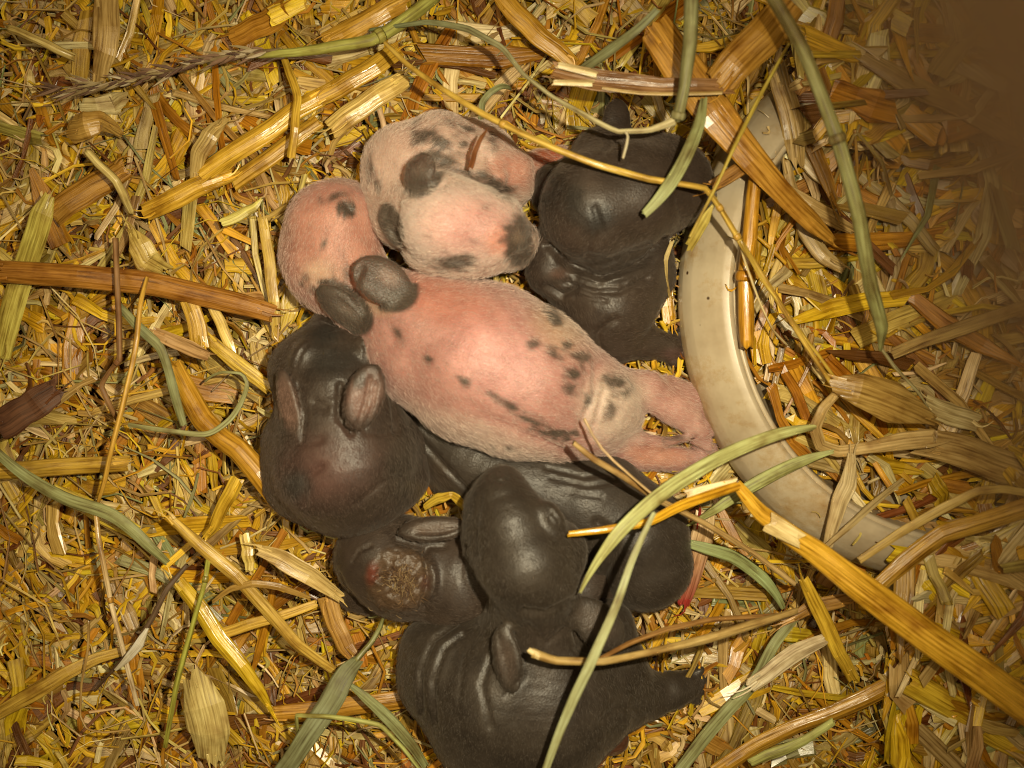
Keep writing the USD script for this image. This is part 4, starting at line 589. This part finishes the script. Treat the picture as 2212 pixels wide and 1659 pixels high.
H('green_hay', G_, 'dark grey green blade rising from the bottom edge', [(606, 1676), (660, 1598), (722, 1505), (752, 1450), (772, 1424)], [40, 46, 48, 40, 22], [26, 27, 26, 24, 22], (0.17, 0.19, 0.09), mat_=M_HAY, curl=0.15)
H('hay_stalk', K_, 'thin grey green stem above the dark blade', [(768, 1428), (800, 1392), (822, 1355), (836, 1310)], [12, 12, 10, 6], [22, 20, 18, 12], (0.22, 0.24, 0.09), 'tube')
H('hay_stalk', K_, 'thin lime stem bent at an angle near the bottom edge', [(646, 1600), (641, 1546), (700, 1548), (770, 1556), (822, 1566), (870, 1615), (915, 1672)], [7, 8, 10, 11, 11, 10, 8], [20, 27, 28, 28, 27, 24, 20], (0.44, 0.44, 0.13), 'tube', mat_=M_HAY, n=40)
H('green_hay', G_, 'green blade behind the bent lime stem', [(756, 1478), (790, 1505), (832, 1545), (880, 1600), (920, 1655)], [10, 22, 28, 26, 16], [18, 18, 17, 15, 12], (0.26, 0.30, 0.13), mat_=M_HAY)
H('split_straw', S_, 'amber straw lying level left of the lowest rabbit', [(590, 1545), (680, 1538), (770, 1526), (880, 1510)], [34, 42, 44, 40], [9, 9, 9, 8], (0.44, 0.21, 0.02), curl=0.3)
H('split_straw', S_, 'pale fibrous husk in the bottom left bedding', [(418, 1470), (432, 1530), (446, 1590), (452, 1640)], [60, 92, 90, 60], [14, 16, 15, 12], (0.52, 0.39, 0.13), curl=0.35, ragged=0.6, mat_=M_HAY)
H('split_straw', S_, 'ochre strip twisting in from the lower left edge', [(-10, 1545), (70, 1500), (150, 1450), (210, 1420), (300, 1396)], [28, 34, 30, 24, 18], [13, 14, 14, 13, 12], (0.46, 0.28, 0.04))
H('split_straw', S_, 'small grey white leaf on a dark twig at the lower left', [(318, 1358), (300, 1392), (276, 1420), (250, 1446)], [6, 20, 18, 6], [22, 23, 23, 22], (0.52, 0.45, 0.32), mat_=M_HAY, curl=0.3)
H('hay_stalk', K_, 'dark twig carrying the small grey leaf', [(405, 1220), (360, 1275), (332, 1330), (290, 1400), (250, 1440), (205, 1492)], [10, 12, 12, 10, 8, 6], [20, 22, 22, 21, 20, 16], (0.12, 0.07, 0.035), 'tube', mat_=M_HAY)
H('hay_stalk', K_, 'thin golden stalk turning white toward the bottom', [(206, 1090), (214, 1160), (228, 1240), (240, 1305), (272, 1428), (298, 1524)], [11, 11, 11, 10, 11, 9], [18, 19, 19, 18, 18, 15], (0.50, 0.28, 0.05), 'tube', col2=(0.80, 0.66, 0.44), nodes=(0.46,))
H('hay_stalk', K_, 'fine brown tendril curling in the lower left bedding', [(192, 1340), (190, 1400), (176, 1480), (173, 1545), (188, 1575), (225, 1582), (282, 1576)], [6, 6, 5, 5, 5, 5, 4], 17, (0.40, 0.24, 0.07), 'tube')
H('split_straw', S_, 'upright gold straw left of the two eared rabbit', [(512, 1035), (494, 1070), (476, 1104), (460, 1140), (445, 1160)], [30, 32, 30, 26, 20], [16, 16, 15, 14, 12], (0.62, 0.38, 0.03), mat_=M_GLOSS, curl=0.4)
H('split_straw', S_, 'thin bowed brown strip in the lower left', [(460, 1298), (500, 1272), (548, 1260), (610, 1268), (668, 1292)], [8, 14, 16, 16, 8], [17, 19, 20, 19, 16], (0.34, 0.19, 0.04))
H('split_straw', S_, 'gold strip lying level below the bowed brown one', [(472, 1374), (530, 1352), (592, 1334), (684, 1306)], [22, 26, 26, 16], [15, 16, 16, 15], (0.58, 0.35, 0.05))
H('split_straw', S_, 'ribbed amber straw under the woolly cheeked rabbit', [(705, 1290), (722, 1345), (748, 1400), (770, 1422)], [42, 44, 40, 26], 9, (0.42, 0.22, 0.04))
H('split_straw', S_, 'small bright straw piece glinting by the gold straw', [(606, 1040), (600, 1078), (594, 1096)], [30, 34, 20], 12, (0.74, 0.50, 0.07), mat_=M_GLOSS)
H('split_straw', S_, 'white glinting straw flake below the stout amber straw', [(528, 1155), (536, 1195), (540, 1235)], [22, 26, 18], 12, (0.76, 0.56, 0.14), mat_=M_GLOSS)
# --- top
H('split_straw', S_, 'amber strip slanting down from the top edge', [(1082, -10), (1120, 32), (1160, 72), (1205, 108), (1240, 136)], [40, 42, 42, 40, 30], [14, 15, 15, 14, 13], (0.50, 0.26, 0.025), curl=0.3)
H('green_hay', G_, 'grey green blade leaning beside the split brown straw', [(1420, 20), (1370, 70), (1310, 115), (1260, 150), (1225, 175)], [14, 20, 22, 20, 10], [38, 36, 32, 28, 24], (0.22, 0.25, 0.12), mat_=M_HAY)
H('split_straw', S_, 'wide dark amber straw in the upper left bedding', [(108, 465), (160, 425), (215, 392), (268, 360)], [56, 62, 60, 50], 9, (0.36, 0.17, 0.02), curl=0.3)
H('split_straw', S_, 'torn triangular husk in the upper left bedding', [(150, 275), (185, 270), (215, 262), (252, 282)], [70, 66, 50, 24], [14, 17, 16, 10], (0.48, 0.28, 0.06), ragged=0.7, curl=0.3)
H('dry_straw', S_, 'short pale tube near the upper left corner', [(22, 62), (70, 82), (115, 102), (162, 124)], [18, 20, 20, 18], [14, 15, 15, 13], (0.58, 0.42, 0.13), 'tube')
H('split_straw', S_, 'small blade with pointed tip by the pink rabbit head', [(478, 482), (510, 468), (545, 448), (566, 430)], [20, 24, 20, 6], 16, (0.56, 0.46, 0.1))
H('split_straw', S_, 'pale leaf husk fanned out left of the pink head', [(288, 500), (300, 530), (320, 562), (352, 582)], [20, 54, 60, 30], [14, 15, 14, 10], (0.56, 0.40, 0.1), ragged=0.8)
H('split_straw', S_, 'pale straw leaning against the pink rabbit head', [(612, 476), (640, 452), (668, 430), (690, 408)], [10, 14, 15, 14], [16, 18, 19, 19], (0.68, 0.54, 0.28), 'tube')
H('green_hay', G_, 'small green curl above the spotted rabbit', [(1040, 262), (1040, 225), (1058, 200), (1088, 185), (1105, 192)], [12, 15, 14, 12, 6], [18, 22, 23, 22, 19], (0.25, 0.30, 0.14), mat_=M_HAY)
H('hay_stalk', K_, 'white splinter standing on the upper dark rabbit', [(1345, 342), (1352, 318), (1356, 296), (1352, 286)], [6, 7, 6, 4], [41, 43, 45, 46], (0.74, 0.64, 0.42), 'tube', mat_=M_HAY)
H('hay_stalk', K_, 'brown grass bract lying against the spotted rabbit rump', [(1018, 362), (1026, 330), (1040, 295), (1052, 282)], [12, 12, 9, 4], [33, 36, 38, 40], (0.24, 0.09, 0.03), mat_=M_HAY)

H('split_straw', S_, 'small folded yellow leaf in the gap between four dark rabbits', [(918, 1098), (945, 1075), (975, 1068), (1000, 1088), (1008, 1104)], [14, 22, 14, 26, 18], [12, 15, 17, 15, 13], (0.66, 0.44, 0.05), curl=0.3, mat_=M_GLOSS)
H('split_straw', S_, 'amber straw between the dark rabbit leg and the rim', [(1432, 590), (1440, 640), (1448, 700)], [26, 32, 28], 7, (0.52, 0.27, 0.012), mat_=M_GLOSS)
H('hay_stalk', K_, 'pale shrivelled sprig beside the rim and dark rabbit', [(1452, 520), (1438, 560), (1440, 600), (1446, 640)], [8, 12, 8, 6], [18, 18, 16, 12], (0.56, 0.42, 0.16), mat_=M_HAY, ragged=1.0)
H('split_straw', S_, 'yellow straw piece under the largest rabbit feet', [(1395, 1030), (1440, 1040), (1500, 1052)], [30, 34, 24], 4, (0.58, 0.34, 0.014), mat_=M_GLOSS)

# the photographer's finger, close to the lens
fg = thing('person', "photographer's fingertip, far out of focus, over the upper corner by the bowl", 'person', loc=(11.6, 20, 228.2))
class FK(Kit): pass
f_ = FK(); fpts = [(11.2, -1.2, 227.9), (10.5, 6, 228.0), (10.5, 20, 228.5), (11.4, 36, 230.5), (13.5, 56, 234)]; fr = [6.3, 7.4, 7.5, 7.9, 8.3]
f_.p.append(('c', [(np.array(p), q) for p, q in zip(fpts, fr)], 2.0, False))
n_cov = len(COVER); V, F = f_.build(0.7); del COVER[n_cov:]
N = fnormals(V, F); V = V + N * (0.10 * (meshkit.fbm(V / 1.4, 3, 5) - 0.5) - 0.35 * np.exp(-((V[:, 1] - 19) / 1.0) ** 2) * (N[:, 2] < 0))[:, None]; N = fnormals(V, F)
put(fg, 'finger', V, F, M_FUR, col=np.tile((0.80, 0.55, 0.36), (len(V), 1)), normals=N, origin=(11.6, 20, 228.2))
nu, nv = 9, 9; un, vn = np.meshgrid(np.linspace(-1, 1, nu), np.linspace(-1, 1, nv)); yy = -1.2 + 6.2 * vn + (1 - un ** 2) * np.where(vn < 0, vn, 0) * 1.6; ww = 5.0 * un
V = np.stack([10.3 + ww.ravel(), yy.ravel(), (228.0 + np.sqrt(np.maximum(7.3 ** 2 - ww ** 2 * 1.25, 1)) - 0.035 * np.clip(-yy + 3, 0, 9) ** 2).ravel()], 1)
Vb = V - [0, 0, 0.6]; I = np.arange(nu * nv).reshape(nv, nu); q = np.vstack([np.stack([I[:-1, :-1].ravel(), I[:-1, 1:].ravel(), I[1:, 1:].ravel()], 1), np.stack([I[:-1, :-1].ravel(), I[1:, 1:].ravel(), I[1:, :-1].ravel()], 1)])
edge = np.r_[I[0, :-1], I[:-1, -1], I[-1, :0:-1], I[:0:-1, 0]]; e2 = np.roll(edge, -1); k_ = nu * nv
put(fg, 'nail', np.vstack([V, Vb]), np.vstack([q, q[:, ::-1] + k_, np.stack([edge, edge + k_, e2 + k_], 1), np.stack([edge, e2 + k_, e2], 1)]), M_PINK, col=np.tile((0.72, 0.48, 0.38), (2 * k_, 1)), origin=(11.6, 20, 228.2))

# seed head of the green grass stem
sh_ = thing('seed_head', 'feathery brown seed head at the end of the green stem', 'seed head', loc=at(330, 155, 16))
o = at(330, 155, 16); R = np.random.default_rng(55)
ax = spline(np.array([at(610, 108, 19), at(520, 116, 19), at(430, 136, 18), at(330, 162, 17), at(220, 182, 16), at(105, 192, 14)]), 30)
V, F, st = sweep(ax, np.linspace(0.5, 0.15, 30), np.linspace(0.5, 0.15, 30), 'tube', seed=5)
put(sh_, 'stalk', V, F, M_HAY, col=np.tile((0.24, 0.17, 0.08), (len(V), 1)), st=st, origin=o, normals=fnormals(V, F))
for k in range(120):
    i = int(R.uniform(2, 29)); T = ax[min(i + 1, 29)] - ax[max(i - 1, 0)]; T /= np.linalg.norm(T); sd = np.array([-T[1], T[0], 0]) * R.choice([-1, 1])
    p0 = ax[i] + R.normal(0, 0.25, 3); L = R.uniform(2.5, 7); p1 = p0 + (T * 0.93 + sd * R.uniform(0.05, 0.45) + np.array([0, 0, R.uniform(-0.1, 0.25)])) * L
    V, F, st = sweep(spline(np.array([p0, (p0 + p1) / 2 + sd * 0.2, p1]), 4), np.array([0.12, 0.38, 0.28, 0.04]), np.array([0.1, 0.25, 0.2, 0.03]), 'strip', seed=k)
    c = [(0.20, 0.11, 0.06), (0.42, 0.33, 0.20), (0.12, 0.06, 0.035), (0.30, 0.22, 0.10)][R.integers(4)]
    put(sh_, 'spikelet', V, F, M_HAY, col=np.tile(c, (len(V), 1)), st=st, origin=o)

# dark dropping-like lump and the woolly cheek fibres
lump = Kit(); lump.chain([(1312, 1582, 6, 25), (1330, 1598, 6, 28)], k=3).chain([(1318, 1612, 5, 18)], k=2)
V, F = lump.build(0.4); V += fnormals(V, F) * (0.9 * (meshkit.fbm(V / 0.9, 3, 4) - 0.5))[:, None]
tag(put(None, 'dropping', V, F, M_DARK, col=np.tile((0.085, 0.035, 0.018), (len(V), 1)), normals=fnormals(V, F)), 'small dark brown knobbly dropping beside the lowest rabbit leg', 'dropping')

# ---------------------------------------------------------------- loose bedding
COV = np.array(COVER)
BU, BV = BC[0], BC[1]
def batch(c, ang, L, hw, ht, bend, tilt, roll, seed, wig=0.0):
    """Many straw pieces at once -> V (N, n, 6), F, st; each a closed bevelled ribbon."""
    N = len(L); n = 4; t = np.linspace(-0.5, 0.5, n)
    d = np.stack([np.cos(ang) * np.cos(tilt), np.sin(ang) * np.cos(tilt), np.sin(tilt)], 1); s = np.stack([-np.sin(ang), np.cos(ang), 0 * ang], 1); up = np.cross(d, s)
    S = s * np.cos(roll)[:, None] + up * np.sin(roll)[:, None]; Nn = np.cross(d, S)
    path = c[:, None] + d[:, None] * (L[:, None] * t)[:, :, None] + s[:, None] * (bend[:, None] * L[:, None] * (t ** 2 * 4 - 0.5))[:, :, None]
    R = np.random.default_rng(seed); path += R.normal(0, 1, path.shape) * (wig * hw)[:, None, None]
    cx = np.array([1, .82, -.82, -1, -.82, .82]); cy = np.array([0, 1, 1, 0, -1, -1.0]); hwn = hw[:, None] * (1 + R.normal(0, 0.16, (N, n)))
    hwn[:, -1] *= R.choice([1, 0.85, 0.3, 0.1], N, p=[.5, .2, .2, .1])
    V = path[:, :, None] + S[:, None, None] * (hwn[:, :, None] * cx)[..., None] + Nn[:, None, None] * (ht[:, None, None] * cy - 0.3 * hwn[:, :, None] * cx ** 2)[..., None]
    j = R.uniform(-0.9, 0.9, (N, 2, 6)) * hw[:, None, None]; V[:, 0] += d[:, None] * j[:, 0][..., None]; V[:, -1] += d[:, None] * j[:, 1][..., None]
    off = R.uniform(0, 900, (N, 2)); st = np.stack([np.broadcast_to((L[:, None] * t + off[:, :1])[:, :, None], (N, n, 6)), hwn[:, :, None] * cx + off[:, 1][:, None, None]], -1)
    I = np.arange(n * 6).reshape(n, 6); J = np.roll(I, -1, 1)
    F = np.vstack([np.stack([I[:-1].ravel(), J[:-1].ravel(), J[1:].ravel()], 1), np.stack([I[:-1].ravel(), J[1:].ravel(), I[1:].ravel()], 1),
                   [[0, 5, 1], [1, 5, 4], [1, 4, 2], [2, 4, 3]], [[18, 19, 23], [19, 22, 23], [19, 20, 22], [20, 21, 22]]])
    return V.reshape(N, n * 6, 3), F, st.reshape(N, n * 6, 2)
PAL = np.array([GOLD, AMBER, TAN, PALES, YEL, BRN, (0.27, 0.26, 0.10), (0.52, 0.36, 0.09), (0.34, 0.19, 0.03)])
PNAME = ['golden', 'amber', 'tan', 'pale', 'yellow', 'brown', 'grey green', 'sandy', 'ochre brown']
def scatter(N, Lr, Wr, zr, seed, pw, bend=0.10, tilt=6, inbowl=False, x=(-148, 150), y=(-112, 114), th=(0.08, 0.25), roll=14):
    R = np.random.default_rng(seed); c = np.stack([R.uniform(*x, N), R.uniform(*y, N), R.uniform(*zr, N)], 1)
    rb = np.hypot(c[:, 0] - BU, c[:, 1] - BV); L = np.exp(R.uniform(np.log(Lr[0]), np.log(Lr[1]), N)); hw = np.exp(R.uniform(np.log(Wr[0]), np.log(Wr[1]), N)) / 2
    keep = (rb < 50) if inbowl else (rb > 62)
    tl = np.radians(R.normal(0, tilt, N)); ti_ = np.clip(tl, -4.5 / L * 2, 4.5 / L * 2)
    ang = R.uniform(0, 2 * np.pi, N)
    if not inbowl:      # pieces may not run through the bowl wall
        e1 = c[:, :2] + np.stack([np.cos(ang), np.sin(ang)], 1) * L[:, None] / 2; e2 = 2 * c[:, :2] - e1
        keep &= (np.hypot(e1[:, 0] - BU, e1[:, 1] - BV) > 58) & (np.hypot(e2[:, 0] - BU, e2[:, 1] - BV) > 58)
    else: keep &= rb + L / 2 < 60
    if inbowl == 'edge':
        c[:, 2] += np.clip((rb - 30) / 24, 0, 1) * 7; rad = np.arctan2(c[:, 1] - BV, c[:, 0] - BU); ang = rad + np.pi / 2 + R.normal(0, 0.5, N); keep = (rb > 28) & (rb < 53.5) & (L < 26)
    if inbowl == 'rim':
        keep = (rb > 56.5) & (rb < 63) & (R.uniform(0, 1, N) < 0.025); c[:, 2] -= np.clip(rb - 60, 0, 9) * 0.55
    if inbowl == 'mound':
        e1 = c[:, :2] + np.stack([np.cos(ang), np.sin(ang)], 1) * L[:, None] / 2; e2 = 2 * c[:, :2] - e1
        far = lambda q: (q[:, 0] > 110) | ((q[:, 1] > 52) & (q[:, 0] > 62)) | ((q[:, 1] < -33) & (q[:, 0] > 85))
        keep = far(c) & (rb > 38) & far(e1) & far(e2); c[:, 2] += 2 - 0.10 * np.abs(rb - 55)
    col = PAL[R.choice(len(PAL), N, p=np.array(pw) / np.sum(pw))]; ci = np.array([np.argmin(np.abs(PAL - q).sum(1)) for q in col]); col = col * R.uniform(0.72, 1.22, (N, 1)) * R.normal(1, 0.05, (N, 3))
    out = [q[keep] for q in (c, ang, L, hw, R.uniform(*th, N), R.normal(0, bend, N), ti_, np.radians(R.normal(0, roll, N)), col, ci)]
    return out
def covered(c, grow=0.0):
    U = uv_of(c); return (np.hypot(U[:, 0][:, None] - COV[:, 0], U[:, 1][:, None] - COV[:, 1]) < COV[:, 2] * 0.96 + grow).any(1)
def stuff(name, label, cat, sets, mat_, seed):
    Vs, Fs, Ss, Cs, n0 = [], [], [], [], 0
    for i, (c, ang, L, hw, ht, bd, tl, rl, col, ci) in enumerate(sets):
        V, F, st = batch(c, ang, L, hw, ht, bd, tl, rl, seed + i, 0.15); N = len(V)
        Fs.append((F[None] + (np.arange(N) * 24)[:, None, None]).reshape(-1, 3) + n0); Vs.append(V.reshape(-1, 3)); Ss.append(st.reshape(-1, 2)); Cs.append(np.repeat(col, 24, 0)); n0 += N * 24
    tag(put(None, name, np.vstack(Vs), np.vstack(Fs), mat_, col=np.vstack(Cs), st=np.vstack(Ss)), label, cat, kind='stuff')
#        gold amber tan pale yel brn green sandy ochre
W_LOW = [3.4, 2.6, 2.4, 1.4, 1.8, 1.8, 0.5, 2.0, 2.2]; W_TOP = [3.6, 2.6, 2.0, 2.0, 2.6, 0.9, 0.4, 2.0, 1.6]
stuff('straw_bedding', 'loose mixed straw bedding of chopped golden and tan pieces', 'straw bedding', [
    scatter(3000, (12, 48), (1.8, 7.0), (-13, -3), 11, W_LOW, th=(0.1, 0.3)),
    scatter(7600, (5, 27), (0.8, 4.2), (-3.5, 2.0), 12, W_LOW, tilt=4, roll=9),
    scatter(900, (8, 34), (1.5, 6.0), (3, 10), 13, W_TOP, inbowl=True, x=(48, 168), y=(-45, 90)), scatter(1500, (6, 24), (0.8, 4.0), (5, 9.5), 14, W_TOP, inbowl='edge', x=(48, 168), y=(-45, 90))], M_STRAW, 200)
s1 = scatter(7500, (2.0, 10), (0.3, 1.8), (-1, 3.2), 21, W_TOP, bend=0.2, tilt=12, roll=25)
s2 = scatter(2200, (8, 34), (0.25, 0.7), (0, 4.5), 22, [2, 1, 3, 2, 1, 1.6, 1.2, 2, 2], bend=0.25, tilt=8)
mnd = scatter(5200, (8, 36), (1.2, 5.5), (15, 22), 41, W_TOP, inbowl='mound', x=(58, 165), y=(-90, 120), tilt=8)
stuff('straw_heap', 'straw heaped over the far rim of the cream bowl', 'straw heap', [mnd], M_STRAW, 350)
s4 = scatter(30000, (2.5, 12), (0.3, 1.6), (2.5, 8), 25, W_TOP, bend=0.2, tilt=14, roll=25); rim_ = covered(s4[0], 16) & ~covered(s4[0], -6); s4 = [q[rim_][:650] for q in s4]
s5 = scatter(2600, (1.2, 6.5), (0.2, 0.9), (19.0, 19.4), 26, W_TOP, inbowl='rim', x=(38, 110), y=(-60, 90), bend=0.2, tilt=5, roll=20)
stuff('straw_chaff', 'fine straw chaff and thin hay fibres strewn over the bedding', 'chaff', [s1, s2, s4, s5, scatter(700, (3, 14), (0.3, 1.4), (6, 12), 23, W_TOP, inbowl=True, x=(48, 168), y=(-45, 90))], M_HAY, 300)
# the largest loose pieces on top, one by one
top = scatter(1000, (9, 36), (1.5, 5.2), (1.2, 4.5), 31, W_TOP, bend=0.06, tilt=4, th=(0.15, 0.35))
bow = scatter(130, (14, 40), (1.6, 5.5), (8, 14), 32, [2, 3, 3, 2, 1, 2, .6, 2, 3], inbowl=True, x=(48, 150), y=(-45, 90), tilt=10)
def keep_some(s, most):
    c, ang, L = s[0], s[1], s[2]; U = uv_of(c)
    d = np.stack([np.cos(ang), np.sin(ang), 0 * ang], 1) * (L / 2)[:, None]
    ok = (U[:, 0] > -10) & (U[:, 0] < 2222) & (U[:, 1] > -10) & (U[:, 1] < 1669) & ~covered(c, 20)
    ok &= ~(covered(c + d * 0.7, 5) & covered(c - d * 0.7, 5))
    i = np.flatnonzero(ok)[:most]; return [q[i] for q in s]
MARKS = [(330, 150, 'the seed head'), (222, 90, 'the broad tan sheath'), (60, 560, 'the yellow green blade'), (300, 605, 'the long amber brown straw'), (60, 880, 'the dark red brown strip'), (256, 720, 'the crooked brown twig'), (490, 870, 'the green loop'), (490, 990, 'the stout amber straw'),
         (200, 1090, 'the long grey green blade'), (507, 1244, 'the long straight golden strip'), (490, 1410, 'the pointed yellow straw'), (440, 1550, 'the fibrous husk'), (100, 1490, 'the twisting ochre strip'), (700, 1540, 'the dark grey green blade'), (760, 50, 'the green seed stem'), (560, 290, 'the ribbed golden straw'),
         (1160, 70, 'the slanting amber strip'), (1380, 180, 'the frayed brown straw'), (1060, 225, 'the small green curl'), (600, 500, 'the pink rabbit head'), (1450, 1560, 'the lowest rabbit paw'), (1640, 1450, 'the whitish woody strip'), (1800, 1400, 'the folding yellow strip'), (2050, 1560, 'the torn wide straw'), (1850, 1250, 'the bent golden straw'),
         (1500, 100, 'the grey green upright stem'), (1840, 420, 'the thick green stem'), (1930, 870, 'the tan husk plate'), (1960, 150, 'the dull corner strip'), (1750, 560, 'the double yellow straw'), (2100, 1130, 'the bending tan stalk'), (650, 1240, 'the woolly rabbit'), (420, 800, 'the split brown stub'), (2050, 700, 'the long dim straw'), (1620, 1230, 'the cream husk')]
taken = {}
for s, where, most in ((keep_some(top, 215), 'on the bedding', 215), (keep_some(bow, 70), 'in the bowl', 70)):
    V, F, st = batch(*s[:8], 400 + most, 0.12); U = uv_of(s[0])
    for k in range(len(V)):
        long_ = 'long' if s[2][k] > 20 else 'short'; wide = 'broad' if s[3][k] > 1.5 else 'narrow'; what = f'{long_} {wide} {PNAME[s[9][k]]} straw piece'
        what = what if where == 'on the bedding' else what.replace('ochre brown', 'ochre'); what = what.replace('grey green', 'greenish').replace('ochre brown', 'ochre')
        for mu, mv, mn in sorted(MARKS, key=lambda q: math.hypot(q[0] - U[k, 0], q[1] - U[k, 1])):
            du, dv = U[k, 0] - mu, U[k, 1] - mv; side = ('right of' if du > 0 else 'left of') if abs(du) > abs(dv) else ('below' if dv > 0 else 'above')
            lab = f'{what} {where} {side} {mn}'
            if lab not in taken: break
        taken[lab] = 1
        tag(put(None, 'straw_piece', V[k], F, M_GLOSS if k % 3 == 0 else M_STRAW, col=np.repeat(s[8][k][None], 24, 0), st=st[k]), lab, 'straw piece', 'straw pieces lying loose ' + where)
